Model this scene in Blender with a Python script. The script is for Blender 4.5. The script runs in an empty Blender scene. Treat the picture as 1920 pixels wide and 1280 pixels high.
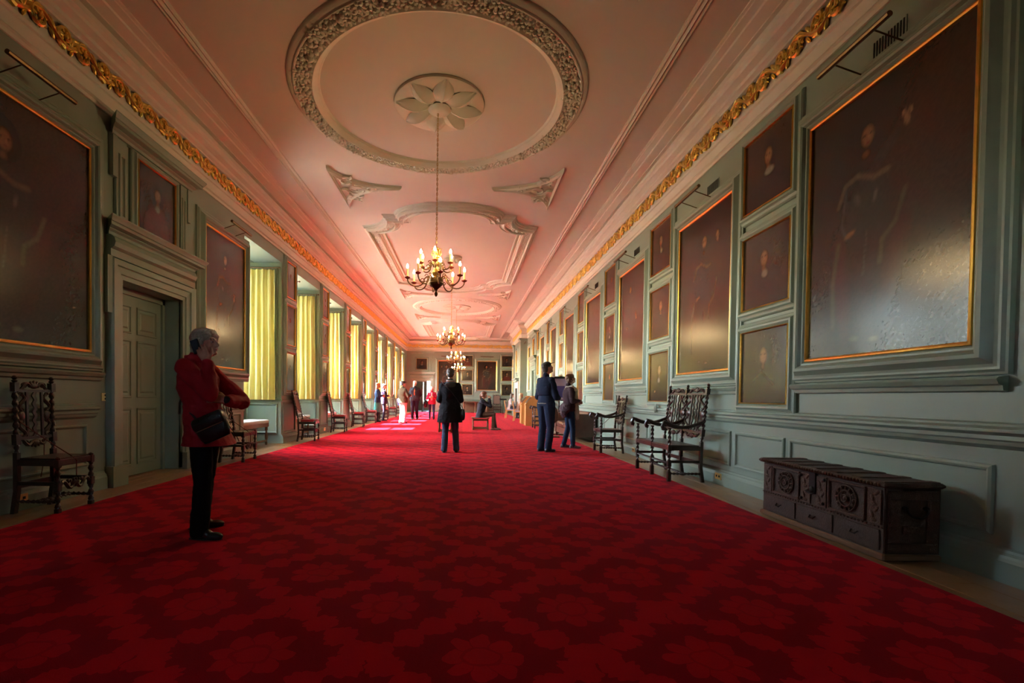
import bpy, bmesh, math, random
import numpy as np
from mathutils import Vector, Matrix, Euler, noise as mnoise
C = bpy.context.scene.collection
PI = math.pi
# ---------------------------------------------------------------- camera, world, sun, exposure
cam_d = bpy.data.cameras.new('camera'); cam = bpy.data.objects.new('camera', cam_d); C.objects.link(cam)
YAW, PITCH, ROLL = -0.0037, -0.018, 0.0122
cam_d.sensor_width = 36; cam_d.lens = 886.04 / 1920 * 36
cam_d.shift_x = (960 - 868.14) / 1920; cam_d.shift_y = (759.84 - 640) / 1920
cam_d.clip_start = .05; cam_d.clip_end = 300
fwd = Vector((math.sin(YAW) * math.cos(PITCH), math.cos(YAW) * math.cos(PITCH), math.sin(PITCH)))
rt = Vector((math.cos(YAW), -math.sin(YAW), 0)); up = rt.cross(fwd)
r2 = rt * math.cos(ROLL) + up * math.sin(ROLL); u2 = -rt * math.sin(ROLL) + up * math.cos(ROLL)
m = Matrix((r2, u2, -fwd)).transposed().to_4x4(); m.translation = Vector((0, 0, 1.08)); cam.matrix_world = m
bpy.context.scene.camera = cam
SUN_EL, SUN_AZ = math.radians(46.7), math.radians(12)      # travels +X and a little +Y
w = bpy.data.worlds.new('world'); bpy.context.scene.world = w; w.use_nodes = True
nt = w.node_tree; nt.nodes.clear()
sky = nt.nodes.new('ShaderNodeTexSky'); sky.sky_type = 'NISHITA'; sky.sun_disc = False
sky.sun_elevation = SUN_EL; sky.sun_rotation = math.radians(-102); sky.air_density = 1.0; sky.dust_density = 1.5
bg = nt.nodes.new('ShaderNodeBackground'); bg.inputs[1].default_value = 2.3
wo = nt.nodes.new('ShaderNodeOutputWorld'); tint = nt.nodes.new('ShaderNodeMix'); tint.data_type = 'RGBA'; tint.blend_type = 'MULTIPLY'; tint.inputs[0].default_value = 1; tint.inputs[7].default_value = (1.05, 1.02, .94, 1)
nt.links.new(sky.outputs[0], tint.inputs[6]); nt.links.new(tint.outputs[2], bg.inputs[0]); nt.links.new(bg.outputs[0], wo.inputs[0])
sd = bpy.data.lights.new('sun', 'SUN'); sd.energy = 33.0; sd.angle = .009; sd.color = (1, .93, .82)
sun = bpy.data.objects.new('sun', sd); C.objects.link(sun)
sdir = Vector((math.cos(SUN_EL) * math.cos(SUN_AZ), math.cos(SUN_EL) * math.sin(SUN_AZ), -math.sin(SUN_EL)))
sun.rotation_euler = sdir.to_track_quat('-Z', 'Y').to_euler(); sun.location = (-30, 0, 30)
sc = bpy.context.scene
sc.view_settings.view_transform = 'Standard'; sc.view_settings.look = 'None'; sc.view_settings.gamma = 1
sc.view_settings.use_curve_mapping = False; sc.view_settings.exposure = 3.0
sc.cycles.max_bounces = 12; sc.cycles.diffuse_bounces = 7; sc.cycles.glossy_bounces = 4; sc.cycles.transparent_max_bounces = 8
sc.cycles.caustics_reflective = False; sc.cycles.caustics_refractive = False
sc.cycles.sample_clamp_indirect = 8.0
for _i in range(9):      # portals only steer the sky's light through the nine windows
    pd = bpy.data.lights.new('window_portal', 'AREA'); pd.shape = 'RECTANGLE'; pd.size = 2.8; pd.size_y = 1.2
    po = bpy.data.objects.new('window_portal', pd); C.objects.link(po); pd.cycles.is_portal = True
    po.location = (-5.20, (9.565, 12.275, 14.925, 17.585, 20.105, 22.765, 25.385, 28.085, 30.685)[_i], 2.39); po.rotation_euler = (0, -PI/2, 0)
BULB_POWER = 42.0

L, R, D, N0, CZ, WT = -4.068, 3.295, 32.85, -5.0, 5.13, 4.235      # walls, ends, ceiling, top of the panelled wall
CX = -0.40                                                          # centre line of the ceiling
# ---------------------------------------------------------------- helpers
class B:
    def __init__(s): s.v = []; s.f = []
    def add(s, vs, fs):
        n = len(s.v); s.v += [tuple(p) for p in vs]; s.f += [tuple(i + n for i in f) for f in fs]; return s
    def box(s, x0, y0, z0, x1, y1, z1):
        return s.add([(x0,y0,z0),(x1,y0,z0),(x1,y1,z0),(x0,y1,z0),(x0,y0,z1),(x1,y0,z1),(x1,y1,z1),(x0,y1,z1)],
                     [(0,3,2,1),(4,5,6,7),(0,1,5,4),(1,2,6,5),(2,3,7,6),(3,0,4,7)])
    def cbox(s, x0, y0, z0, x1, y1, z1, c=.01):
        # box with chamfered vertical and top edges (stacked rings)
        def ring(d, z): return [(x0+d+0,y0+d+c,z),(x0+d+c,y0+d,z),(x1-d-c,y0+d,z),(x1-d,y0+d+c,z),(x1-d,y1-d-c,z),(x1-d-c,y1-d,z),(x0+d+c,y1-d,z),(x0+d,y1-d-c,z)]
        return s.rings([ring(c,z0), ring(0,z0+c), ring(0,z1-c), ring(c,z1)])
    def rings(s, rs, cap=True, closed=False):
        n = len(rs[0]); vs = [p for r in rs for p in r]; fs = []
        for k in range(len(rs) - (0 if closed else 1)):
            a = k * n; b = ((k + 1) % len(rs)) * n
            fs += [(a+i, a+(i+1)%n, b+(i+1)%n, b+i) for i in range(n)]
        if cap and not closed: fs += [tuple(range(n))[::-1], tuple(range((len(rs)-1)*n, len(rs)*n))]
        return s.add(vs, fs)
    def tube(s, pts, r, n=8, flat=1.0, cap=True, closed=False):
        pts = [Vector(p) for p in pts]; k = len(pts)
        rr = r if isinstance(r, (list, tuple)) else [r] * k
        t = (pts[1] - pts[0]).normalized(); a = Vector((0,0,1)) if abs(t.z) < .9 else Vector((1,0,0))
        u = t.cross(a).normalized(); rs = []
        for i in range(k):
            if closed: t = (pts[(i+1)%k] - pts[i-1]).normalized()
            else: t = (pts[min(i+1,k-1)] - pts[max(i-1,0)]).normalized()
            u = (u - t * u.dot(t)).normalized(); w_ = t.cross(u)
            rs.append([pts[i] + u * math.cos(2*PI*j/n) * rr[i] + w_ * math.sin(2*PI*j/n) * rr[i] * flat for j in range(n)])
        return s.rings(rs, cap, closed)
    def cyl(s, p0, p1, r0, r1=None, n=10): return s.tube([p0, p1], [r0, r0 if r1 is None else r1], n)
    def turn(s, p0, p1, prof, n=10):
        # turned piece between two points; prof = [(t, radius)]
        p0 = Vector(p0); p1 = Vector(p1); t = (p1-p0).normalized(); a = Vector((1,0,0)) if abs(t.x) < .9 else Vector((0,0,1))
        u = t.cross(a).normalized(); w_ = t.cross(u)
        return s.rings([[p0.lerp(p1, q) + (u*math.cos(2*PI*j/n) + w_*math.sin(2*PI*j/n)) * r for j in range(n)] for q, r in prof])
    def twist(s, p0, p1, r, pitch=.07, n=8, per=8):
        n = 10
        p0 = Vector(p0); p1 = Vector(p1); t = (p1-p0); ln = t.length; t.normalize(); a = Vector((1,0,0)) if abs(t.x) < .9 else Vector((0,0,1))
        u = t.cross(a).normalized(); w_ = t.cross(u); k = max(4, int(ln/pitch*per)); rs = []
        for i in range(k+1):
            q = i/k; an = PI*ln*q/pitch*1.15; c = p0.lerp(p1, q)
            rs.append([c + (u*math.cos(2*PI*j/n) + w_*math.sin(2*PI*j/n)) * r*(.86+.34*math.cos(2*(2*PI*j/n-an))) for j in range(n)])
        return s.rings(rs)
    def ell(s, c, r, n=10, m_=6, rot=None):
        vs = [(0,0,-1)]; 
        for i in range(1, m_):
            ph = -PI/2 + PI*i/m_
            vs += [(math.cos(ph)*math.cos(2*PI*j/n), math.cos(ph)*math.sin(2*PI*j/n), math.sin(ph)) for j in range(n)]
        vs.append((0,0,1)); fs = [(0, 1+(j+1)%n, 1+j) for j in range(n)]
        for i in range(m_-2):
            a = 1+i*n; fs += [(a+j, a+(j+1)%n, a+n+(j+1)%n, a+n+j) for j in range(n)]
        a = 1+(m_-2)*n; fs += [(a+j, a+(j+1)%n, len(vs)-1) for j in range(n)]
        M = rot if rot is not None else Matrix.Identity(3); c = Vector(c)
        return s.add([c + M @ Vector((x*r[0], y*r[1], z*r[2])) for x, y, z in vs], fs)
    def prism(s, poly, a, b, fn):
        # closed polygon extruded between a and b; fn(p, q, t) -> point
        n = len(poly)
        return s.rings([[fn(p, q, t) for p, q in poly] for t in (a, b)])
    def sweep(s, path, prof, fn, closed=True):
        # mitred moulding: path = 2D points, prof = [(outward, height)], fn(x, y, h) -> 3D
        n = len(path); P = [Vector(p) for p in path]; rs = []
        ar = sum(P[i].x*P[(i+1)%n].y - P[(i+1)%n].x*P[i].y for i in range(n)) if closed else 1
        sg = 1 if ar > 0 else -1
        for i in range(n):
            d0 = (P[i] - P[i-1]).normalized() if (closed or i) else (P[1]-P[0]).normalized()
            d1 = (P[(i+1)%n] - P[i]).normalized() if (closed or i < n-1) else d0
            n0 = Vector((d0.y, -d0.x))*sg; n1 = Vector((d1.y, -d1.x))*sg; b = n0+n1
            b = b/max(.35, b.dot(n0)) if b.length > 1e-6 else n0
            rs.append([fn(P[i].x+b.x*u, P[i].y+b.y*u, h) for u, h in prof])
        m_ = len(prof); vs = [p for r in rs for p in r]; fs = []
        for i in range(n if closed else n-1):
            a = i*m_; c = ((i+1)%n)*m_
            fs += [(a+j, a+j+1, c+j+1, c+j) for j in range(m_-1)]
        if not closed: fs += [tuple(range(m_)), tuple(range((n-1)*m_, n*m_))[::-1]]
        return s.add(vs, fs)
    def xf(s, M):
        s.v = [tuple(M @ Vector(p)) for p in s.v]; return s
    def mesh(s, name, mat, smooth=False, fix=True):
        me = bpy.data.meshes.new(name); me.from_pydata(s.v, [], s.f)
        if fix:
            bm = bmesh.new(); bm.from_mesh(me); bmesh.ops.recalc_face_normals(bm, faces=bm.faces); bm.to_mesh(me); bm.free()
        if smooth:
            me.polygons.foreach_set('use_smooth', [True]*len(me.polygons))
            try: me.set_sharp_from_angle(angle=math.radians(42))
            except Exception: pass
        if mat: me.materials.append(mat)
        return me
    def obj(s, name, mat, parent=None, smooth=False, fix=True):
        return link(name, s.mesh(name, mat, smooth, fix), parent)
def link(name, me, parent=None, loc=None):
    o = bpy.data.objects.new(name, me); C.objects.link(o)
    if parent: o.parent = parent
    if loc: o.location = loc
    return o
def tag(o, label=None, cat=None, group=None, kind=None):
    if label: o['label'] = label
    if cat: o['category'] = cat
    if group: o['group'] = group
    if kind: o['kind'] = kind
    return o
def thing(name, label, cat, loc=(0,0,0), rz=0, group=None, parent=None):
    o = bpy.data.objects.new(name, None); C.objects.link(o); o.location = loc; o.rotation_euler = (0,0,rz); o.empty_display_size = .1
    return tag(o, label, cat, group)
def struct(o): o['kind'] = 'structure'; return o
def copy_tree(o, parent=None):
    c = o.copy(); C.objects.link(c)
    if parent: c.parent = parent
    for ch in o.children: copy_tree(ch, c)
    return c
# ---------------------------------------------------------------- materials
MATS = {}
def pm(name, col, rough=.6, metal=0, var=.08, scale=6, bump=0, bscale=40, spec=.5, coat=0, sheen=0, alpha=None):
    if name in MATS: return MATS[name]
    mt = bpy.data.materials.new(name); mt.use_nodes = True; t = mt.node_tree; b = t.nodes['Principled BSDF']
    b.inputs['Roughness'].default_value = rough; b.inputs['Metallic'].default_value = metal
    b.inputs['Specular IOR Level'].default_value = spec; b.inputs['Coat Weight'].default_value = coat; b.inputs['Sheen Weight'].default_value = sheen
    tc = t.nodes.new('ShaderNodeTexCoord')
    nz = t.nodes.new('ShaderNodeTexNoise'); nz.inputs['Scale'].default_value = scale; nz.inputs['Detail'].default_value = 4
    t.links.new(tc.outputs['Object'], nz.inputs['Vector'])
    mx = t.nodes.new('ShaderNodeMix'); mx.data_type = 'RGBA'
    mx.inputs[6].default_value = (*[c*(1-var) for c in col], 1); mx.inputs[7].default_value = (*[min(1, c*(1+var)) for c in col], 1)
    t.links.new(nz.outputs['Fac'], mx.inputs[0]); t.links.new(mx.outputs[2], b.inputs['Base Color'])
    if bump:
        n2 = t.nodes.new('ShaderNodeTexNoise'); n2.inputs['Scale'].default_value = bscale; n2.inputs['Detail'].default_value = 3
        t.links.new(tc.outputs['Object'], n2.inputs['Vector'])
        bp = t.nodes.new('ShaderNodeBump'); bp.inputs['Strength'].default_value = bump; bp.inputs['Distance'].default_value = .01
        t.links.new(n2.outputs['Fac'], bp.inputs['Height']); t.links.new(bp.outputs['Normal'], b.inputs['Normal'])
    MATS[name] = mt; return mt
GREEN = pm('sage_green_paint', (.220,.282,.222), .42, var=.10, scale=1.2, bump=.05, bscale=60)
PLASTER = pm('ceiling_plaster', (.58,.53,.455), .7, var=.04, scale=.8, bump=.04, bscale=80)
CREAM = pm('plaster_ornament', (.64,.60,.50), .65, var=.05, scale=3)
GILT = pm('gilding', (.95,.64,.17), .33, 1.0, var=.2, scale=40, bump=.3, bscale=90)
GILTF = pm('gilt_fillet_metal', (.80,.46,.10), .32, 1.0, var=.2, scale=20)
DARKOAK = pm('dark_oak', (.030,.014,.009), .30, var=.45, scale=18, bump=.15, bscale=50, spec=.6)
OAKMID = pm('mid_oak', (.16,.085,.04), .45, var=.3, scale=14)
OAKPALE = pm('pale_oak', (.52,.25,.075), .4, var=.15, scale=10)
FLOORW = pm('floorboard_wood', (.27,.155,.062), .33, var=.35, scale=5, bump=.1, bscale=30)
FLOORB = pm('under_floor', (.05,.03,.02), .8)
BRASS = pm('brass', (.62,.42,.14), .28, 1.0, var=.15, scale=25)
BRONZE = pm('aged_bronze', (.12,.065,.025), .35, .85, var=.3, scale=25)
BLACKM = pm('black_metal', (.012,.011,.010), .4, .6)
REDSEAT = pm('red_velvet', (.30,.012,.02), .75, var=.2, scale=20, sheen=.3)
WHITEC = pm('white_cushion', (.55,.58,.55), .8, var=.08)
BLUEF = pm('lilac_fabric', (.25,.26,.42), .85, var=.1)
LEATHER = pm('brown_leather', (.085,.034,.020), .33, var=.4, scale=8, bump=.2, bscale=30)
CORD = pm('red_cord', (.10,.015,.015), .8)
WHITEP = pm('white_window_paint', (.75,.75,.70), .5)
STONE = pm('sandstone', (.40,.34,.26), .85, var=.2, scale=2)
CANE = pm('woven_cane', (.19,.12,.09), .7, var=.5, scale=60)
def carpet_mat():
    mt = bpy.data.materials.new('damask_carpet'); mt.use_nodes = True; t = mt.node_tree; b = t.nodes['Principled BSDF']
    N = lambda ty, **k: [setattr(x, a, v) for x in [t.nodes.new(ty)] for a, v in k.items()] and t.nodes[-1]
    def M(op, a, b_=None, c=None):
        x = t.nodes.new('ShaderNodeMath'); x.operation = op
        for i, q in enumerate((a, b_, c)):
            if q is None: continue
            if isinstance(q, (int, float)): x.inputs[i].default_value = q
            else: t.links.new(q, x.inputs[i])
        return x.outputs[0]
    tc = t.nodes.new('ShaderNodeTexCoord'); sp = t.nodes.new('ShaderNodeSeparateXYZ')
    nz = t.nodes.new('ShaderNodeTexNoise'); nz.inputs['Scale'].default_value = 9; nz.inputs['Detail'].default_value = 2
    t.links.new(tc.outputs['Object'], nz.inputs['Vector'])
    vm = t.nodes.new('ShaderNodeVectorMath'); vm.operation = 'MULTIPLY_ADD'; t.links.new(nz.outputs['Color'], vm.inputs[0])
    vm.inputs[1].default_value = (.085,.085,0); t.links.new(tc.outputs['Object'], vm.inputs[2]); t.links.new(vm.outputs[0], sp.inputs[0])
    x, y = sp.outputs[0], sp.outputs[1]
    PX, PY = .94, .91
    def cell(ox, oy):
        u = M('SUBTRACT', M('FRACT', M('DIVIDE', M('SUBTRACT', x, ox), PX)), .5); v = M('SUBTRACT', M('FRACT', M('DIVIDE', M('SUBTRACT', y, oy), PY)), .5)
        return M('MULTIPLY', u, PX), M('MULTIPLY', v, PY)
    def rose(ox, oy, rad):
        u, v = cell(ox - PX/2, oy - PY/2)
        r = M('SQRT', M('ADD', M('MULTIPLY', u, u), M('MULTIPLY', v, v))); an = M('ARCTAN2', v, u)
        lobes = M('ABSOLUTE', M('COSINE', M('MULTIPLY', an, 4.0)))
        edge = M('MULTIPLY', M('ADD', M('MULTIPLY', lobes, .30), .72), rad)
        fill = M('LESS_THAN', r, edge)
        # darker veins between petals and a dark ring round the eye
        vein = M('LESS_THAN', lobes, .14); ring = M('LESS_THAN', M('ABSOLUTE', M('SUBTRACT', r, rad*.42)), rad*.05)
        dark = M('MAXIMUM', M('MULTIPLY', vein, M('GREATER_THAN', r, rad*.35)), ring)
        return fill, M('MULTIPLY', dark, fill)
    f1, d1 = rose(.125, 1.975, .175); f2, d2 = rose(.125+PX/2, 1.975+PY/2, .175)
    # leaf trails: scalloped diagonal bands that make lozenges round every rosette
    def trail(sgn):
        # constant lines of a = x/PX + sgn*y/PY, offset by half way between rosettes
        a = M('ADD', M('DIVIDE', M('SUBTRACT', x, .125), PX), M('MULTIPLY', M('DIVIDE', M('SUBTRACT', y, 1.975), PY), sgn))
        bq = M('SUBTRACT', M('DIVIDE', x, PX), M('MULTIPLY', M('DIVIDE', y, PY), sgn))
        d = M('ABSOLUTE', M('SUBTRACT', M('FRACT', a), .5))
        teeth = M('MULTIPLY', M('ABSOLUTE', M('SINE', M('MULTIPLY', bq, PI*4))), .10)
        t2 = M('MULTIPLY', M('ABSOLUTE', M('SINE', M('MULTIPLY', bq, PI*17))), .025)
        return M('LESS_THAN', d, M('ADD', M('ADD', teeth, t2), .012)), M('LESS_THAN', d, .008)
    t1, v1 = trail(1); t2_, v2 = trail(-1)
    fill = M('MAXIMUM', M('MAXIMUM', f1, f2), M('MAXIMUM', t1, t2_))
    dark = M('MAXIMUM', d1, d2)
    fac = M('SUBTRACT', fill, M('MULTIPLY', dark, .55))
    n3 = t.nodes.new('ShaderNodeTexNoise'); n3.inputs['Scale'].default_value = 260; t.links.new(tc.outputs['Object'], n3.inputs['Vector'])
    mx = t.nodes.new('ShaderNodeMix'); mx.data_type = 'RGBA'; mx.inputs[6].default_value = (.30,.0015,.012,1); mx.inputs[7].default_value = (.55,.0034,.0150,1)
    t.links.new(fac, mx.inputs[0])
    m2 = t.nodes.new('ShaderNodeMix'); m2.data_type = 'RGBA'; m2.blend_type = 'MULTIPLY'; m2.inputs[0].default_value = .35
    t.links.new(mx.outputs[2], m2.inputs[6]); t.links.new(n3.outputs['Fac'], m2.inputs[7]); t.links.new(m2.outputs[2], b.inputs['Base Color'])
    b.inputs['Roughness'].default_value = .9; b.inputs['Specular IOR Level'].default_value = .03
    b.inputs['Sheen Weight'].default_value = .09; b.inputs['Sheen Tint'].default_value = (1,.25,.26,1); b.inputs['Sheen Roughness'].default_value = .4
    bp = t.nodes.new('ShaderNodeBump'); bp.inputs['Strength'].default_value = .3; bp.inputs['Distance'].default_value = .004
    t.links.new(n3.outputs['Fac'], bp.inputs['Height']); t.links.new(bp.outputs['Normal'], b.inputs['Normal'])
    return mt
CARPET = carpet_mat()
def canvas_mat():
    mt = bpy.data.materials.new('varnished_oil_paint'); mt.use_nodes = True; t = mt.node_tree; b = t.nodes['Principled BSDF']
    at = t.nodes.new('ShaderNodeAttribute'); at.attribute_name = 'Col'; tc = t.nodes.new('ShaderNodeTexCoord')
    t.links.new(at.outputs['Color'], b.inputs['Base Color'])
    b.inputs['Roughness'].default_value = .20; b.inputs['Specular IOR Level'].default_value = .42
    n1 = t.nodes.new('ShaderNodeTexNoise'); n1.inputs['Scale'].default_value = 45; n1.inputs['Detail'].default_value = 5; t.links.new(tc.outputs['Object'], n1.inputs['Vector'])
    n2 = t.nodes.new('ShaderNodeTexNoise'); n2.inputs['Scale'].default_value = 2.5; t.links.new(tc.outputs['Object'], n2.inputs['Vector'])
    ad = t.nodes.new('ShaderNodeMath'); ad.operation = 'MULTIPLY_ADD'; ad.inputs[1].default_value = 4; t.links.new(n2.outputs['Fac'], ad.inputs[0]); t.links.new(n1.outputs['Fac'], ad.inputs[2])
    bp = t.nodes.new('ShaderNodeBump'); bp.inputs['Strength'].default_value = .06; bp.inputs['Distance'].default_value = .01
    t.links.new(ad.outputs[0], bp.inputs['Height']); t.links.new(bp.outputs['Normal'], b.inputs['Normal'])
    return mt
CANVAS = canvas_mat()
def glass_mat():
    mt = bpy.data.materials.new('window_glass'); mt.use_nodes = True; t = mt.node_tree; t.nodes.clear()
    o = t.nodes.new('ShaderNodeOutputMaterial'); a = t.nodes.new('ShaderNodeBsdfTransparent'); g = t.nodes.new('ShaderNodeBsdfGlossy'); g.inputs['Roughness'].default_value = .02
    x = t.nodes.new('ShaderNodeMixShader'); x.inputs[0].default_value = .06
    t.links.new(a.outputs[0], x.inputs[1]); t.links.new(g.outputs[0], x.inputs[2]); t.links.new(x.outputs[0], o.inputs[0]); return mt
GLASS = glass_mat()
def cloth_mat(name, col, rough=.8, trans=.35, sheen=.2):
    mt = bpy.data.materials.new(name); mt.use_nodes = True; t = mt.node_tree; b = t.nodes['Principled BSDF']; o = t.nodes['Material Output']
    b.inputs['Base Color'].default_value = (*col, 1); b.inputs['Roughness'].default_value = rough; b.inputs['Sheen Weight'].default_value = sheen
    tl = t.nodes.new('ShaderNodeBsdfTranslucent'); tl.inputs[0].default_value = (*col, 1); x = t.nodes.new('ShaderNodeMixShader'); x.inputs[0].default_value = trans
    nz = t.nodes.new('ShaderNodeTexNoise'); nz.inputs['Scale'].default_value = 30; bp = t.nodes.new('ShaderNodeBump'); bp.inputs['Strength'].default_value = .1
    t.links.new(nz.outputs[0], bp.inputs['Height']); t.links.new(bp.outputs[0], b.inputs['Normal'])
    t.links.new(b.outputs[0], x.inputs[1]); t.links.new(tl.outputs[0], x.inputs[2]); t.links.new(x.outputs[0], o.inputs[0]); return mt
CURTAIN = cloth_mat('yellow_silk_damask', (.74,.64,.24), .42, .25)
DIFFUSER = cloth_mat('white_sun_diffuser', (.80,.86,.88), .9, .6, 0)
def emit_mat(name, col, s):
    mt = bpy.data.materials.new(name); mt.use_nodes = True; t = mt.node_tree; t.nodes.clear()
    o = t.nodes.new('ShaderNodeOutputMaterial'); e = t.nodes.new('ShaderNodeEmission'); e.inputs[0].default_value = (*col, 1); e.inputs[1].default_value = s
    t.links.new(e.outputs[0], o.inputs[0]); return mt
BULB = emit_mat('candle_bulb_glow', (1,.70,.32), BULB_POWER)
# ---------------------------------------------------------------- mapping functions for the four walls and the ceiling
def mR(a, b, h): return (R - h, a, b)
def mL(a, b, h): return (L + h, a, b)
def mD(a, b, h): return (a, D - h, b)
def mC(a, b, h): return (a, b, CZ - h)
def rect(a0, b0, a1, b1): return [(a0,b0),(a1,b0),(a1,b1),(a0,b1)]
# ---------------------------------------------------------------- floor, carpet, ceiling
WIN = [(8.68,10.45)]
WIN += [(a, a+1.77) for a in (11.39,14.04,16.70,19.22,21.88,24.50,27.20,29.80)]
floor = struct(B().box(L-1.0, N0, -.06, R, D, -.012).obj('floor', FLOORB))
plank_rng = random.Random(4)
def planks(xs0, xs1, y0, y1, wdt):
    n = max(1, round((xs1-xs0)/wdt)); wd = (xs1-xs0)/n
    for i in range(n):
        y = y0 + (plank_rng.random()*2 if y1-y0 > 4 else 0)*-1
        while y < y1:
            ln = 2.6 + plank_rng.random()*1.8; a = max(y, y0); b_ = min(y+ln, y1)
            if b_-a > .12:
                z = -.002*plank_rng.random()
                B().cbox(xs0+i*wd+.0015, a+.001, -.012, xs0+(i+1)*wd-.0015, b_-.001, z, .002).obj('floorboard', FLOORW, floor)
            y += ln
planks(L, -3.45, N0, D, .20); planks(2.62, R, N0, D, .22)
for a, b_ in WIN: planks(L-.86, L, a, b_, .21)
planks(L-.30, L, 5.56, 6.74, .15)
struct(B().cbox(-3.60, N0, -.004, 2.755, D+.2, .010, .004).obj('floor', CARPET)).name = 'floor_carpet'
struct(B().box(L-.4, N0, CZ, R+.4, D+.4, CZ+.2).obj('ceiling', PLASTER))
# cornice: one profile (inwards u, height z) run along both long walls and across the end, broken round the chimney breast
CORN = [(0,WT-.02),(.02,WT-.02),(.02,WT+.02),(.045,WT+.035),(.035,WT+.05),(.035,WT+.17),(.055,WT+.18),(.06,WT+.215),(.035,WT+.225),(.035,WT+.25),
        (.040,WT+.45),(.08,WT+.455),(.08,WT+.48),(.12,WT+.50),(.125,WT+.54),(.19,WT+.575),(.195,WT+.61),(.225,WT+.635),(.225,WT+.70),(.10,WT+.705),
        (.10,WT+.775),(.21,WT+.785),(.21,WT+.80),(.27,WT+.815),(.33,WT+.83),(.34,WT+.85),(.42,WT+.865),(.425,WT+.875),(.455,WT+.88),(.455,CZ+.001),(0,CZ+.001)]
BR = (25.1, 28.9, .32)                      # chimney breast on the right wall
ipath = [(R,N0),(R,BR[0]),(R-BR[2],BR[0]),(R-BR[2],BR[1]),(R,BR[1]),(R,D),(L,D),(L,N0)]
b = B(); b.sweep([(x, y) for x, y in ipath], [(-u, z) for u, z in CORN], lambda x, y, h: (x, y, h), closed=True)
trimc = struct(b.obj('trim_1', CREAM))
# gilded scroll frieze: every scroll unit is a part of the cornice
def scroll_mesh():
    b = B(); W = .57; H = .115
    stem = []
    for i in range(25):
        q = i/24; stem.append((-W/2 + W*q, math.sin(2*PI*q)*H*.55, .012+.008*math.sin(PI*q)))
    b.tube([(x, z, h) for x, z, h in stem], [.014+.010*abs(math.sin(2*PI*i/24)) for i in range(25)], 5)
    for sx, cz_, sg in ((-.25, -.012, 1), (.25, .012, -1)):
        pts = []; rr = []
        for i in range(22):
            q = i/21; a = q*2.3*PI*sg + (PI/2 if sg > 0 else -PI/2); r_ = .090*(1-q)**.8+.008
            pts.append((sx*W + math.cos(a)*r_, cz_ + math.sin(a)*r_, .014+.022*q)); rr.append(.021*(1-q*.5))
        b.tube(pts, rr, 5)
        b.ell((sx*W, cz_, .036), (.020,.020,.014), 7, 4)
        for k in range(7):
            a = k*2*PI/7+.3; M = Matrix.Rotation(a, 3, 'Z')
            b.ell((sx*W+math.cos(a)*.055, cz_+math.sin(a)*.055, .018), (.036,.015,.016), 6, 4, M)
    for k in range(5):
        q = (k+.5)/5; a = math.cos(2*PI*q)*.9 + (k-2)*.25; M = Matrix.Rotation(a, 3, 'Z')
        b.ell((-W/2+W*q, math.sin(2*PI*q)*H*.35-.035*(1 if k%2 else -1), .016), (.065,.020,.018), 6, 4, M)
        b.ell((-W/2+W*q, math.sin(2*PI*q)*H*.35+.05*(1 if k%2 else -1), .014), (.050,.018,.016), 6, 4, M)
    return b.mesh('gilded_scroll', GILT, True)
sm = scroll_mesh(); GZ = WT+.35
def put_scroll(M):
    o = link('gilded_scroll', sm, trimc); o.matrix_world = M @ Matrix.Diagonal((1.0, 1.12, 1.25, 1))
basis = lambda ax, uz, nrm, loc: Matrix(((ax[0],uz[0],nrm[0],loc[0]),(ax[1],uz[1],nrm[1],loc[1]),(ax[2],uz[2],nrm[2],loc[2]),(0,0,0,1)))
y = 1.5
while y < D-.3:
    put_scroll(basis((0,1,0),(0,0,1),(1,0,0),(L+.036,y,GZ)))
    off = BR[2] if BR[0] < y < BR[1] else 0
    put_scroll(basis((0,-1,0),(0,0,1),(-1,0,0),(R-.036-off,y,GZ)))
    y += .515
x = L+.35
while x < R-.2: put_scroll(basis((1,0,0),(0,0,1),(0,-1,0),(x,D-.036,GZ))); x += .515
# long reeded mouldings on the flat of the ceiling
k = 2
for sx in (-1, 1):
    X = CX + sx*2.79
    b = B().sweep([(X, N0),(X, D-.62)], [(-.075,0),(-.07,.02),(-.045,.032),(-.03,.012),(-.018,.012),(0,.045),(.02,.012),(.032,.012),(.05,.032),(.07,.02),(.075,0)], mC, closed=False)
    struct(b.obj('trim_%d' % k, CREAM)); k += 1
# plaster flower used in every garland
def flower(c, r, h, rot, petals=6):
    vs = [(c[0], c[1], CZ-c[2]-h)]; n = petals*2
    for rr, hh in ((.45,.95),(1,.45),(.95,0)):
        for j in range(n):
            a = rot + 2*PI*j/n; q = r*rr*(1 if j % 2 == 0 else .72)
            vs.append((c[0]+math.cos(a)*q, c[1]+math.sin(a)*q, CZ-c[2]-h*hh))
    fs = [(0,1+j,1+(j+1)%n) for j in range(n)]
    for i in range(2): fs += [(1+i*n+j,1+i*n+n+j,1+i*n+n+(j+1)%n,1+i*n+(j+1)%n) for j in range(n)]
    return vs, fs
RINGP_OUT = [(-.02,.0),(-.02,.10),(.0,.125),(.02,.118),(.035,.09),(.06,.085),(.075,.05),(.10,.035),(.115,.012),(.13,0)]
def ring_points(c, r, n=72): return [(c[0]+math.cos(2*PI*i/n)*r, c[1]+math.sin(2*PI*i/n)*r) for i in range(n)]
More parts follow.
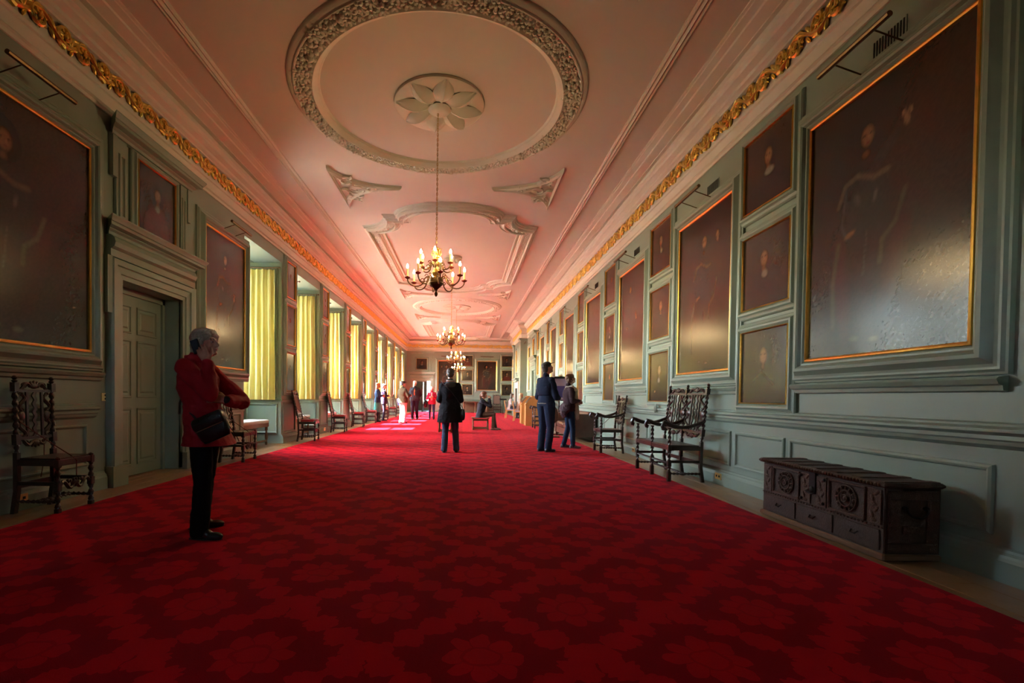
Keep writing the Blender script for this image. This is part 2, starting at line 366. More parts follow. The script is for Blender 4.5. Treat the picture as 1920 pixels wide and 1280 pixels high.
def rosette(c, r, parent):
    b = B(); n = 40
    b.rings([[ (c[0]+math.cos(2*PI*j/n)*q, c[1]+math.sin(2*PI*j/n)*q, CZ-h) for j in range(n)] for q, h in ((r,0),(r,.035),(r*.95,.05),(r*.6,.045))])
    b.obj('rosette_disc', CREAM, parent, True)
    pet = B(); m_ = 6
    for i in range(m_+1):
        q = i/m_; wdt = math.sin(PI*min(1, q*.80+.12))*.225*r; ln = r*(.2+.76*q)
        for j in range(7):
            s_ = (j-3)/3; pet.v.append((ln, s_*wdt, -(.040+.085*math.sin(PI*q)*(1-.75*s_*s_)+.015*abs(s_) + (.026 if j == 3 else 0)-(.03*q if abs(s_) > .9 else 0))))
    for i in range(m_):
        for j in range(6): a = i*7+j; pet.f.append((a,a+1,a+8,a+7))
    for j in (0, 6):
        pass
    me = pet.mesh('petal', CREAM, True)
    for kk in range(8):
        o = link('petal', me, parent); o.matrix_world = Matrix.Translation((c[0],c[1],CZ)) @ Matrix.Rotation(kk*PI/4+.2, 4, 'Z')
    B().ell((c[0],c[1],CZ-.08), (r*.26,r*.26,.05), 14, 6).obj('rosette_boss', CREAM, parent, True)
fl_rng = random.Random(7)
def garland(path, width, parent, size, near, name='garland', closed=True, rows=2, base=.03):
    pts = [Vector(p) for p in path] + ([Vector(path[0])] if closed else [])
    seg = [(pts[i+1]-pts[i]).length for i in range(len(pts)-1)]; tot = sum(seg); n = int(tot/size/.93)
    joined = B(); meshes = []
    if near:
        for kk in range(4):
            vs, fs = flower((0,0,-0), size*.62, size*.42, kk*.4, (5,6,7,4)[kk]); 
            bb = B(); r_ = size*.5; npt = (5,6,0,7)[kk]
            for q in range(npt): a = 2*PI*q/npt; bb.ell((math.cos(a)*r_*.62, math.sin(a)*r_*.62, -r_*.38), (r_*.46,r_*.30,r_*.34), 6, 4, Matrix.Rotation(a, 3, 'Z') @ Matrix.Rotation(.35, 3, 'Y'))
            if npt: bb.ell((0,0,-r_*.6), (r_*.30,r_*.30,r_*.30), 7, 4)
            else:
                for (px_, py_, pz_, rr_) in ((0,0,.55,.5),(.5,.2,.35,.42),(-.35,.45,.3,.40),(-.1,-.55,.35,.42),(.55,-.45,.2,.3)): bb.ell((px_*r_, py_*r_, -pz_*r_), (rr_*r_,)*3, 7, 5)
            meshes.append(bb.mesh('plaster_flower', CREAM, True))
    for row in range(rows):
        for i in range(n):
            d = (i + .5*(row % 2))*tot/n; j = 0
            while j < len(seg)-1 and d > seg[j]: d -= seg[j]; j += 1
            p = pts[j].lerp(pts[j+1], d/seg[j]); t = (pts[j+1]-pts[j]).normalized(); nn = Vector((t.y,-t.x))
            p = p + nn*((row-(rows-1)/2)*width/rows + (fl_rng.random()-.5)*width*.12)
            s_ = .8+fl_rng.random()*.4
            if near:
                o = link('plaster_flower', meshes[fl_rng.randrange(4)], parent); o.location = (p.x,p.y,CZ-base); o.rotation_euler = (0,0,fl_rng.random()*6); o.scale = (s_,s_,s_)
            else:
                vs, fs = flower((p.x,p.y,base), size*.6*s_, size*.42*s_, fl_rng.random()*6, 4); joined.add(vs, fs)
    if not near: tag(joined.obj(name, CREAM, parent, False), kind='stuff')
def circle_ornament(c, near):
    global k
    b = B(); P = ring_points(c, 1.84, 96)
    b.sweep(ring_points(c, 1.95, 96), [(-.065,.02),(-.06,.05),(-.045,.065),(-.03,.062),(-.02,.045),(.0,.042),(.02,.03),(.035,.025),(.045,.010),(.05,0)], mC)
    b.sweep(ring_points(c, 1.80, 96), [(.09,.02),(-.09,.02)], mC)
    b.sweep(ring_points(c, 1.64, 96), [(.075,.02),(.07,.06),(.045,.08),(.03,.075),(.015,.055),(0,.05),(-.015,.035),(-.035,.03),(-.045,.012),(-.055,0)], mC)
    rg = struct(b.obj('trim_%d' % k, CREAM, None, True)); k += 1
    garland(ring_points(c, 1.80, 96), .20, rg, .150 if near else .13, near, base=.022)
    rosette(c, .62, rg)
def arc(cx, cy, rx, ry, a0, a1, n): return [(cx+math.cos(math.radians(a0+(a1-a0)*i/n))*rx, cy+math.sin(math.radians(a0+(a1-a0)*i/n))*ry) for i in range(n+1)]
def panel_path(cy, ins=0, straight=False):
    hw = 2.08-ins; hl = 2.72-ins; st = 1.50-ins*.8; sy = hl+.70; ar = 1.22-ins*.6
    q = []   # one quarter: x>=0, far side (+y), going from the side to the middle
    q += [(hw, 0), (hw, hl)]
    q += arc(st, hl+.0+.62-.0, .58-ins*.2, .62, -90+90*0, -90, 1)[:0]
    for i in range(1, 9):
        a = math.radians(90*i/8); q.append((st + (hw-st)*(1-math.sin(a)), hl + .60*(1-math.cos(a))))
    q += [(st, sy), (ar, sy)]
    for i in range(1, 11):
        a = math.radians(90*i/10); q.append((ar*math.cos(a), sy + .68*math.sin(a)))
    up_ = q; left = [(-x, y) for x, y in q[::-1][1:]]
    top = up_[1:] + left[:-1]; bot = [(-x, -y) for x, y in top]
    return [(CX+x, cy+y) for x, y in top+bot]
def shaped_panel(cy, near):
    global k
    b = B()
    b.sweep(panel_path(cy, .0), [(-.12,.02),(-.12,.10),(-.10,.125),(-.08,.11),(-.06,.075),(-.03,.07),(-.015,.035),(0,.03),(.015,0)], mC)
    b.sweep(panel_path(cy, .20), [(.08,.022),(-.09,.022)], mC)
    b.sweep(panel_path(cy, .33), [(.06,.02),(.055,.075),(.035,.095),(.015,.09),(0,.055),(-.03,.05),(-.045,.02),(-.075,.018),(-.085,.045),(-.12,.045),(-.13,0)], mC)
    rg = struct(b.obj('trim_%d' % k, CREAM, None, False)); k += 1
    garland(panel_path(cy, .20), .15, rg, .085, False, rows=3, name='flower_garland')
    rosette((CX, cy-.2), .27, rg)
def spandrel(cx_, cy_, sx, sy):
    # curved triangle: long side along the ceiling edge; sx: which side, sy: towards which end the point leans
    global k
    def F(x, y): return (cx_+sx*x, cy_+sy*y)
    pts = [F(0,-.90), F(0,.90)]
    for i in range(1, 7): q = i/6; pts.append(F(-1.23*q + .25*math.sin(PI*q), .90-.98*q + -.18*math.sin(PI*q)))
    for i in range(1, 7): q = i/6; pts.append(F(-1.23*(1-q) + .22*math.sin(PI*q), -.08-.82*q + .16*math.sin(PI*q)))
    pts = pts[:-1]
    b = B(); b.sweep(pts, [(0,0),(-.01,.045),(-.04,.075),(-.065,.06),(-.09,.035),(-.12,.03),(-.14,0)], mC)
    rg = struct(b.obj('trim_%d' % k, CREAM, None, False)); k += 1
    s_ = B()
    for (x, y, r_, a0) in ((-.33,-.02,.20,0),(-.24,.38,.13,2),(-.24,-.38,.13,4),(-.62,-.03,.11,1)):
        pt = []; rr = []
        for i in range(18):
            q = i/17; a = a0+q*4.4*PI/2*1.3; rad = r_*(1-q)**.7+.01; X_, Y_ = F(x+math.cos(a)*rad, y+math.sin(a)*rad)
            pt.append((X_, Y_, CZ-.03-.02*q)); rr.append(.026*(1-.5*q))
        s_.tube(pt, rr, 5)
        for j in range(4):
            a = a0+j*1.6; X_, Y_ = F(x+math.cos(a)*r_*1.1, y+math.sin(a)*r_*1.1); s_.ell((X_,Y_,CZ-.035), (.07,.03,.035), 6, 4, Matrix.Rotation(a*sx, 3, 'Z'))
    s_.obj('leaf_scroll', CREAM, rg, True)
for i, cy in enumerate((6.62, 21.4)): circle_ornament((CX, cy), i == 0)
for cy in (14.02, 28.75): shaped_panel(cy, False)
for yy, sy in ((3.95,1),(9.28,-1),(18.75,1),(24.1,-1)):
    for sx in (-1, 1): spandrel(CX+sx*2.10, yy, sx, 1)
# chimney breast ceiling mould break
# ---------------------------------------------------------------- walls
def wall(name, boxes, mat=GREEN):
    b = B()
    for q in boxes: b.box(*q)
    return struct(b.obj(name, mat))
RX = L-.86
bx = [(L-1.1, N0, 0, L, 5.56, CZ), (L-1.1, 5.56, 2.405, L, 6.74, CZ), (L-1.1, 5.56, 0, L-.30, 6.74, 2.405), (L-1.1, 6.74, 0, L, WIN[0][0], CZ)]
for i, (a, b_) in enumerate(WIN):
    nx = WIN[i+1][0] if i < 8 else D+.3
    bx.append((L-1.1, b_, 0, L, nx, CZ)); bx.append((L-1.1, a, 3.985, L, b_, CZ))
    m0, m1 = (a+b_)/2-.64, (a+b_)/2+.64
    bx += [(L-1.1, a, 0, RX, m0, 3.985), (L-1.1, m1, 0, RX, b_, 3.985), (L-1.1, m0, 0, RX, m1, .98), (L-1.1, m0, 3.80, RX, m1, 3.985)]
wall_left = wall('wall_left', bx)
DN = [(22.0, 23.15), (29.7, 30.85)]             # doors in the right wall
rb = [(R, N0, 0, R+.3, DN[0][0], CZ), (R+.12, DN[0][0], 0, R+.3, DN[0][1], 2.4), (R, DN[0][0], 2.4, R+.3, DN[0][1], CZ), (R, DN[0][1], 0, R+.3, DN[1][0], CZ),
      (R+.12, DN[1][0], 0, R+.3, DN[1][1], 2.4), (R, DN[1][0], 2.4, R+.3, DN[1][1], CZ), (R, DN[1][1], 0, R+.3, D+.3, CZ)]
wall_right = wall('wall_right', rb)
wall_end = wall('wall_far', [(L, D, 2.15, -3.60, D+.25, CZ), (L, D, 0, -3.60, D+.25, 2.15), (-3.60, D, 2.15, -2.42, D+.25, CZ), (-2.42, D, 0, R, D+.25, CZ)])
wall('wall_near', [(L-1.1, N0-.2, 0, -1.4, N0, CZ), (-.6, N0-.2, 0, R+.3, N0, CZ), (-1.4, N0-.2, 0, -.6, N0, 2.65), (-1.4, N0-.2, 3.35, -.6, N0, CZ)])
b = B()
for xx in (-1.4, -1.03, -.66): b.box(xx, N0-.12, 2.65, xx+.06, N0-.04, 3.35)
for zz in (2.65, 2.97, 3.29): b.box(-1.4, N0-.12, zz, -.6, N0-.04, zz+.06)
struct(b.obj('window_11', WHITEP))
# dado rail, skirting
RAIL = [(0,.775),(.012,.775),(.012,.80),(.045,.825),(.05,.85),(.06,.86),(.06,.885),(.085,.905),(.085,.925),(.03,.94),(.03,.955),(0,.965)]
SKIRT = [(0,0),(.05,0),(.05,.13),(.04,.15),(.035,.165),(.02,.18),(.015,.195),(0,.205)]
def run_wall(mp, segs, prof, nm):
    global k
    b = B()
    for a, c in segs: b.rings([[mp(t, z, u) for u, z in prof] for t in (a, c)])
    struct(b.obj(nm, GREEN))
segsL = [(N0,5.33),(6.87,WIN[0][0])]
segsR = [(N0,21.75),(23.4,BR[0]),(BR[1],29.45),(31.1,D)]
run_wall(mR, segsR, RAIL, 'trim_20'); run_wall(mR, segsR, SKIRT, 'baseboard_right')
run_wall(mL, [(N0,5.15),(7.05,WIN[0][0])], [(u*1.1, z) for u, z in RAIL], 'trim_21')
pl = [(N0,5.30),(6.90,WIN[0][0])] + [(WIN[i][1], WIN[i+1][0] if i < 8 else D) for i in range(9)]
run_wall(mL, pl, SKIRT, 'baseboard_left')
run_wall(mL, pl[2:], [(0,.93),(.02,.935),(.025,.965),(.01,.975),(0,.98)], 'trim_22')
run_wall(mD, [(-2.15,R)], RAIL, 'trim_23'); run_wall(mD, [(-2.15,R)], SKIRT, 'baseboard_far')
# fielded dado panels: each a part of its wall
PANEL = [(.045,0),(.04,.018),(.025,.024),(.012,.020),(.006,.008),(0,.004)]
def dado_panel(mp, par, a0, z0, a1, z1, mat=GREEN, gilt=False):
    b = B(); P = rect(a0, z0, a1, z1); b.sweep(P, PANEL, mp); b.obj('panel_moulding', mat, par)
for a0, a1 in [(-2.6,-.95),(-.75,1.05),(1.25,2.72),(2.98,4.74),(4.9,5.7),(5.88,7.3),(7.48,8.35),(8.55,10.1),(10.3,11.1),(11.3,12.9),(13.05,13.8),(14,15.5),(15.7,16.5),(16.7,18.2),(18.4,19.1),(19.3,21.5),(23.6,24.9)]:
    dado_panel(mR, wall_right, a0, .31, a1, .655)
for a0, a1 in [(-2.6,-.8),(-.6,1.2),(1.4,3.1),(3.3,5.02),(7.25,8.5)]: dado_panel(mL, wall_left, a0, .33, a1, .70)
for i in range(8): dado_panel(mL, wall_left, WIN[i][1]+.13, .26, WIN[i+1][0]-.13, .86)
for a0, a1 in [(-1.9,-.7),(-.5,.6),(.8,2.2),(2.4,3.15)]: dado_panel(mD, wall_end, a0, .30, a1, .68)
for (a, b_) in WIN:       # reveals: panels, dado ledge facing the camera
    fr = lambda x, z, h, b_=b_: (x, b_-h, z); nr = lambda x, z, h, a=a: (x, a+h, z)
    for f_ in (fr, nr):
        dado_panel(f_, wall_left, RX+.12, .26, L-.12, .84)
        dado_panel(f_, wall_left, RX+.12, 1.05, L-.12, 3.86)
        bb = B(); bb.rings([[f_(x_, z, u) for u, z in [(0,.92),(.018,.925),(.022,.955),(0,.97)]] for x_ in (RX, L)]); bb.obj('panel_moulding', GREEN, wall_left)
    B().box(L-.62, a+.03, 3.975, L-.605, b_-.03, 3.99).obj('soffit_bead', GREEN, wall_left)
# ---------------------------------------------------------------- sash windows
def sash_window(i, a, b_):
    c = (a+b_)/2; x = L-1.0; o = B(); o.box(x-.05, c-.64, .98, x+.05, c-.56, 3.80); o.box(x-.05, c+.56, .98, x+.05, c+.64, 3.80); o.box(x-.05, c-.56, .98, x+.05, c+.56, 1.04); o.box(x-.05, c-.56, 3.74, x+.05, c+.56, 3.80)
    wn = struct(o.obj('window_%d' % i, WHITEP))
    for z0, z1, xo in ((1.04, 2.93, .015), (2.90, 3.74, -.015)):
        pass
    sb = B(); sb.box(x-.03, c-.56, 2.86, x+.03, c+.56, 2.91)
    for z in (1.04, 3.70): sb.box(x-.02, c-.56, z, x+.02, c+.56, z+.04)
    for yy in (-.56, .52): sb.box(x-.02, c+yy, 1.04, x+.02, c+yy+.04, 3.74)
    sb.obj('sash_frame', WHITEP, wn)
    B().box(x-.004, c-.56, 1.04, x+.004, c+.56, 3.74).obj('pane', GLASS, wn)
    B().box(x+.045, c-.60, 1.0, x+.048, c+.60, 2.06).obj('added_sun_diffuser', DIFFUSER, wn)  # added translucent sheet: stops the direct sun low down and spreads its light
for i, (a, b_) in enumerate(WIN): sash_window(i+1, a, b_)
# unseen stone blocks added outside to keep the low sun off the first bay
b = B(); b.box(-22, -20, -6, -15.5, 9.3, 24); b.box(-30, 9.3, -6, -25, 60, .5)
struct(b.obj('exterior_sun_blocker', STONE)); struct(B().box(-60, -40, -6.2, L-1.2, 80, -6).obj('exterior_ground', STONE))
# ---------------------------------------------------------------- doors
def frame_mould(mp, P, prof, nm, par, mat=GREEN): b = B(); b.sweep(P, prof, mp); return b.obj(nm, mat, par)
def door_case(idx, mp, a0, a1, h, pic, leaf_off, far=False, leaf=True, knob_side=0):
    """casing with shoulders, pulvinated frieze, cornice, framed overdoor with its own small cornice"""
    d = bpy.data.objects.new('door_%d' % idx, None); C.objects.link(d); d['kind'] = 'structure'
    b = B()
    AR = [(0,-.02),(0,.035),(.05,.04),(.055,.055),(.13,.06),(.14,.08),(.20,.085),(.215,.06),(.225,0)]
    def jamb(s, a):        # vertical architrave swept up one side
        b.rings([[mp(a+s*u, z, v) for u, v in AR] for z in (.22, h+.0)])
    def two(aa0, aa1, z0, z1, v): x = [mp(aa0,z0,0), mp(aa1,z1,v)]; b.box(*[min(x[0][i], x[1][i]) for i in range(3)], *[max(x[0][i], x[1][i]) for i in range(3)])
    b.sweep([(a0,.02),(a0,h),(a1,h),(a1,.02)], [(-u, v) for u, v in AR], mp, closed=False)
    two(a0-.24, a0-.0, 0, .24, .10); two(a1+.0, a1+.24, 0, .24, .10)
    two(a0-.28, a0-.20, h-.42, h+.22, .07); two(a1+.20, a1+.28, h-.42, h+.22, .07)
    b.obj('architrave', GREEN, d)
    b = B(); two(a0-.24, a1+.24, h+.22, h+.30, .075)
    fz = [(0,h+.30),(.06,h+.30),(.10,h+.33),(.115,h+.38),(.10,h+.43),(.06,h+.46),(0,h+.46)]
    b.rings([[mp(t, z, u) for u, z in fz] for t in (a0-.22, a1+.22)]); b.obj('frieze', GREEN, d)
    def cornice(z0, ex, pr, nm):
        cp = [(0,z0),(.06,z0),(.07,z0+.03),(.10,z0+.05),(.10,z0+.06),(pr*.8,z0+.075),(pr*.8,z0+.11),(pr*.86,z0+.115),(pr*.92,z0+.14),(pr,z0+.165),(pr,z0+.18),(0,z0+.19)]
        bb = B(); rs = []
        for e0, tt in ((a0-ex,-1),(a1+ex,1)):
            rs.append([mp(e0+tt*u*.9, z, u) for u, z in cp])
        bb.rings(rs); bb.obj(nm, GREEN, d)
    cornice(h+.46, .20, .20, 'cornice_shelf')
    p0, p1, q0, q1 = pic
    b = B(); zt = WT-.20
    two(a0-.10, p0-.17, h+.655, zt, .035); two(p1+.17, a1+.10, h+.655, zt, .035); two(p0-.17, p1+.17, q1+.14, zt, .035)
    two(a0-.17, a0-.10, q1-.35, zt, .05); two(a1+.10, a1+.17, q1-.35, zt, .05)
    b.obj('overdoor_panel', GREEN, d)
    for u0, u1 in ((a0-.07, p0-.19), (p1+.19, a1+.07)):
        if u1-u0 > .05: frame_mould(mp, rect(u0, h+.70, u1, q1-.05), [(.0,.035),(-.01,.05),(-.03,.05),(-.04,.038)], 'panel_moulding', d)
    cornice(zt-.02, .14, .20, 'overdoor_cornice')
    if leaf:
        lf = B(); v0 = -leaf_off
        def two2(bb, aa0, aa1, z0, z1, va, vb): x = [mp(aa0,z0,va), mp(aa1,z1,vb)]; bb.box(*[min(x[0][i], x[1][i]) for i in range(3)], *[max(x[0][i], x[1][i]) for i in range(3)])
        t_ = B(); two2(t_, a0, a0+.05, 0, h, v0, v0+.06); two2(t_, a1-.05, a1, 0, h, v0, v0+.06); two2(t_, a0, a1, h-.08, h, v0, v0+.06); t_.obj('door_stop', GREEN, d)
        two2(lf, a0+.05, a1-.05, .01, h-.08, v0-.0, v0+.03); lo = lf.obj('door_leaf', GREEN, d)
        m_ = (a0+a1)/2
        for z0, z1 in ((.16,.86),(1.04,1.74),(1.86,2.18)):
            for c0, c1 in ((a0+.16, m_-.07), (m_+.07, a1-.16)):
                frame_mould(mp, rect(c0, z0, c1, z1), [(.02,v0+.03),(.015,v0+.042),(0,v0+.040),(-.01,v0+.026),(-.04,v0+.030),(-.06,v0+.040)], 'door_panel', lo)
                bb = B(); bb.add([mp(c0+.06,z0+.06,v0+.04), mp(c1-.06,z0+.06,v0+.04), mp(c1-.06,z1-.06,v0+.04), mp(c0+.06,z1-.06,v0+.04)], [(0,1,2,3)]); 
                bb.obj('door_panel', GREEN, lo)
        kk = B(); ky = a0+.12 if knob_side == 0 else a1-.12
        kk.turn(mp(ky,.98,v0+.03), mp(ky,.98,v0+.085), [(0,.03),(.1,.03),(.15,.012),(.5,.012),(.6,.028),(.85,.032),(1,.018)], 12); kk.obj('door_knob', BRASS, lo, True)
    return d
door_case(1, mL, 5.56, 6.74, 2.405, (5.80,6.52,3.14,3.90), .28)
door_case(2, mR, DN[0][0], DN[0][1], 2.4, (22.2,22.95,3.12,3.90), .10)
door_case(3, mR, DN[1][0], DN[1][1], 2.4, (29.9,30.65,3.12,3.90), .10)
door_case(4, mD, -3.60, -2.42, 2.15, (-3.36,-2.66,2.98,3.70), .1, leaf=False)
# room beyond the open end door
b = B(); b.box(-5.2, D+4.0, 0, -3.0, D+4.2, 3); b.box(-2.0, D+4.0, 0, 0, D+4.2, 3); b.box(-3.0, D+4.0, 0, -2.0, D+4.2, .7); b.box(-3.0, D+4.0, 2.5, -2.0, D+4.2, 3)
b.box(-5.4, D+.25, 0, -5.2, D+4.2, 3); b.box(0, D+.25, 0, .2, D+4.2, 3); b.box(-5.4, D+.25, 3, .2, D+4.2, 3.2); b.box(-5.4, D+.25, -.1, .2, D+4.2, 0)
struct(b.obj('wall_5', pm('far_room_paint', (.30,.28,.22), .7)))
b = B()
for xx in (-3.0,-2.52,-2.04): b.box(xx, D+4.05, .7, xx+.04, D+4.1, 2.5)
for zz in (.7,1.14,1.58,2.02,2.46): b.box(-3.0, D+4.05, zz, -2.0, D+4.1, zz+.04)
wn = struct(b.obj('window_10', WHITEP)); B().box(-3, D+4.07, .7, -2, D+4.075, 2.5).obj('pane', GLASS, wn)
b = B(); b.box(-3.02, D+.3, 0, -2.95, D+1.1, 2.1); struct(b.obj('door_5', pm('dark_door', (.02,.018,.015), .4)))
# ---------------------------------------------------------------- chimney breast and fireplace
b = B(); x0 = R-BR[2]
b.box(x0, BR[0], 0, R, 26.35, WT+.9); b.box(x0, 27.75, 0, R, BR[1], WT+.9); b.box(x0, 26.35, 1.62, R, 27.75, WT+.9); b.box(R-.04, 26.35, 0, R-.001, 27.75, 1.62)
breast = struct(b.obj('wall_chimney', GREEN))
mB = lambda a, z, h: (x0-h, a, z)
def pbox(mp, a0, z0, a1, z1, v0, v1): x = [mp(a0,z0,v0), mp(a1,z1,v1)]; return B().box(*[min(x[0][i], x[1][i]) for i in range(3)], *[max(x[0][i], x[1][i]) for i in range(3)])
pbox(mB, 26.1, 2.08, 28.0, 2.16, 0, .22).obj('mantel_shelf', GREEN, breast)
pbox(mB, 26.2, 1.98, 27.9, 2.08, 0, .14).obj('mantel_moulding', GREEN, breast)
pbox(mB, 26.35, 1.62, 27.75, 1.95, 0, .03).obj('marble_frieze', pm('pale_marble', (.62,.60,.50), .3), breast)
for a0, a1 in ((26.15,26.38),(27.72,27.95)): pbox(mB, a0, 0, a1, 1.98, 0, .06).obj('fireplace_jamb', pm('pale_marble', (.6,.6,.5)), breast)
for a0, a1 in ((25.12,25.50),(28.50,28.88)):
    pbox(mB, a0, .0, a1, WT-.06, 0, .05).obj('pilaster', GREEN, breast)
    B().rings([[mB(t, z, u) for u, z in [(0,WT-.16),(.06,WT-.16),(.08,WT-.12),(.13,WT-.08),(.15,WT-.04),(.15,WT-.01),(0,WT-.005)]] for t in (a0-.08, a1+.08)]).obj('pilaster_capital', GREEN, breast)
frame_mould(mB, rect(26.6, 2.4, 27.5, 3.9), [(.1,0),(.08,.03),(.04,.03),(.02,.05),(0,.02)], 'panel_moulding', breast)
pbox(lambda a, z, h: (R-.05-h, a, z), 26.40, 0, 27.70, 1.60, 0, .01).obj('fireplace_back', pm('blue_black_back', (.02,.025,.035), .5), breast)  # even blue-black sheet at the back of the fireplace opening
# ---------------------------------------------------------------- paintings
def objw(b, name, mat, par, smooth=False, fix=True):
    o = b.obj(name, mat, par, smooth, fix); o.matrix_parent_inverse = Matrix.Translation(-par.location); return o
def paint(nx, ny, asp, kind, seed):
    rg = np.random.RandomState(seed); U, V = np.meshgrid(np.linspace(0, 1, nx+1), np.linspace(0, 1, ny+1)); col = np.zeros((ny+1, nx+1, 3))
    col[:] = (.021,.013,.010)
    def blob(cx, cy, rx, ry, c, rot=0, soft=.6, amt=1):
        x = U-cx; y = (V-cy)*asp; ca, sa = math.cos(rot), math.sin(rot); X = x*ca+y*sa; Y = -x*sa+y*ca
        d = np.sqrt((X/rx)**2+(Y/ry)**2); mk = (np.clip((1-d)/soft, 0, 1)*amt)[..., None]; col[:] = col*(1-mk)+np.array(c)*mk
    def streak(pts, r, c, soft=.8, n=14):
        for i in range(len(pts)-1):
            for q in np.linspace(0, 1, n): blob(pts[i][0]*(1-q)+pts[i+1][0]*q, pts[i][1]*(1-q)+pts[i+1][1]*q, r, r, c, 0, soft, .55)
    for i in range(7): blob(rg.rand(), rg.rand(), .25+.3*rg.rand(), .3+.4*rg.rand(), (.030+.03*rg.rand(), .018+.012*rg.rand(), .010+.01*rg.rand()), rg.rand()*3, 1, .6)
    skin = np.array((.20,.098,.048)); erm = (.085,.062,.036)
    if kind == 'stand':
        j = lambda s: (rg.rand()-.5)*s
        cx = .46+j(.10); fy = .815+j(.03)
        blob(.8, .75, .3, .5, (.06,.014,.010), .3, 1, .5)
        blob(cx, .25, .26, .45, (.040,.018,.016), 0, .8); blob(cx, .55, .20, .26, (.028,.024,.022), 0, .5)
        blob(cx-.16, .30, .08, .42, (.075,.016,.016), .12, .7, .7); blob(cx+.2, .35, .08, .36, (.065,.015,.014), -.25, .8, .7)
        streak([(cx-.19,.60),(cx-.14,.675),(cx-.05,.69),(cx+.06,.655),(cx+.15,.66)], .022, erm); streak([(cx-.18,.45),(cx-.22,.30),(cx-.21,.12)], .024, erm, n=18); streak([(cx-.13,.66),(cx-.16,.52),(cx-.12,.46)], .014, (.06,.055,.05))
        streak([(cx+.25,.56),(cx+.20,.46),(cx+.12,.41),(cx+.11,.33)], .020, erm)
        blob(cx, fy, .115, .13, (.010,.006,.005), 0, .35); blob(cx, fy+.045, .09, .07, (.010,.006,.005), 0, .4)
        blob(cx+.01, fy, .052, .072, skin*.9, 0, .45); blob(cx-.012, fy+.006, .012, .008, (.05,.025,.015), 0, .5); blob(cx+.032, fy+.006, .012, .008, (.05,.025,.015), 0, .5)
        blob(cx+.012, fy-.026, .018, .007, (.14,.04,.03), 0, .5); blob(cx+.018, fy-.005, .010, .020, skin*1.2, 0, .6)
        blob(cx, fy-.065, .035, .03, skin*.6, 0, .6)
        blob(cx-.05, .60, .03, .05, (.07,.065,.055), .4, .9, .8); blob(cx+.07, .585, .018, .05, (.11,.10,.085), -.2, .9, .8)
        hx = cx+.25 if rg.rand() < .6 else cx-.25; hy = .80 if seed % 2 else .55
        blob((hx+cx)/2, (hy+.66)/2, .13, .045, (.035,.022,.02), math.atan2((hy-.66)*asp, hx-cx), .4)
        blob(hx, hy, .022, .045, skin, .2, .5); 
        for f in range(4): blob(hx-.02+.014*f, hy+.035-abs(f-1.2)*.006, .006, .032, skin, (f-1.5)*.15, .5)
        blob(cx-.10, .475, .05, .020, skin*.9, .3, .5); streak([(cx+.02,.46),(cx+.0,.30)], .010, (.10,.09,.075))
        blob(cx-.05, .06, .04, .02, erm, 0, .6, .7); blob(cx+.08, .05, .04, .02, erm, 0, .6, .7)
    else:
        cx = .5+(rg.rand()-.5)*.08; d = (rg.rand()-.5)*.06
        blob(.5, .5, .55, .6, (.045,.026,.015), 0, 1, .8)
        blob(cx, .08, .42, .50, (.018,.011,.010) if rg.rand() < .6 else (.08,.016,.012), 0, .3)
        h = rg.rand(); blob(cx, .66, .19 if h < .6 else .15, .25 if h < .6 else .2, (.012,.008,.006), 0, .3)
        blob(cx+d, .64, .095, .135, skin, 0, .45); blob(cx+d, .50, .06, .06, skin*.6, 0, .6)
        for s_ in (-1, 1): blob(cx+d*1.3+s_*.035, .665, .016, .010, (.03,.015,.01), 0, .5)
        blob(cx+d*1.5, .63, .014, .035, skin*1.25, 0, .7); blob(cx+d*1.3, .575, .028, .010, (.16,.05,.035), 0, .6)
        w_ = rg.rand()
        if w_ < .6: blob(cx, .43, .13 if w_ < .3 else .08, .07, (.17,.15,.11), 0, .5)
        else: streak([(cx-.25,.30),(cx-.05,.42),(cx+.2,.25)], .03, erm)
        if rg.rand() < .5: blob(cx-.2, .2, .05, .04, skin*.9, .3, .5)
    col *= (1+.25*(rg.rand(ny+1, nx+1, 1)-.5))
    return np.clip(col, 0, 1)
def canvas(mp, a0, z0, a1, z1, v, flip, kind, seed, par, res):
    nx = max(8, int((a1-a0)*res)); ny = max(8, int((z1-z0)*res)); b = B()
    for j in range(ny+1):
        for i in range(nx+1):
            q = i/nx; a = a1+(a0-a1)*q if flip else a0+(a1-a0)*q; b.v.append(mp(a, z0+(z1-z0)*j/ny, v))
    b.f = [(j*(nx+1)+i, j*(nx+1)+i+1, (j+1)*(nx+1)+i+1, (j+1)*(nx+1)+i) for j in range(ny) for i in range(nx)]
    me = b.mesh('canvas', CANVAS, False, False); ca = me.color_attributes.new('Col', 'FLOAT_COLOR', 'POINT')
    c = paint(nx, ny, (z1-z0)/(a1-a0), kind, seed).reshape(-1, 3); ca.data.foreach_set('color', np.hstack([c, np.ones((len(c), 1))]).astype('f').ravel())
    o = link('canvas', me, par); o.matrix_parent_inverse = Matrix.Translation(-par.location)
BIGP = [(.0,.045),(.015,.06),(.03,.060),(.045,.085),(.06,.095),(.085,.092),(.105,.07),(.125,.05),(.145,.045),(.16,.045),(.175,.03),(.19,.028),(.195,0)]
SMLP = [(.0,.035),(.012,.05),(.025,.062),(.045,.062),(.06,.042),(.075,.036),(.088,.034),(.10,.022),(.105,0)]
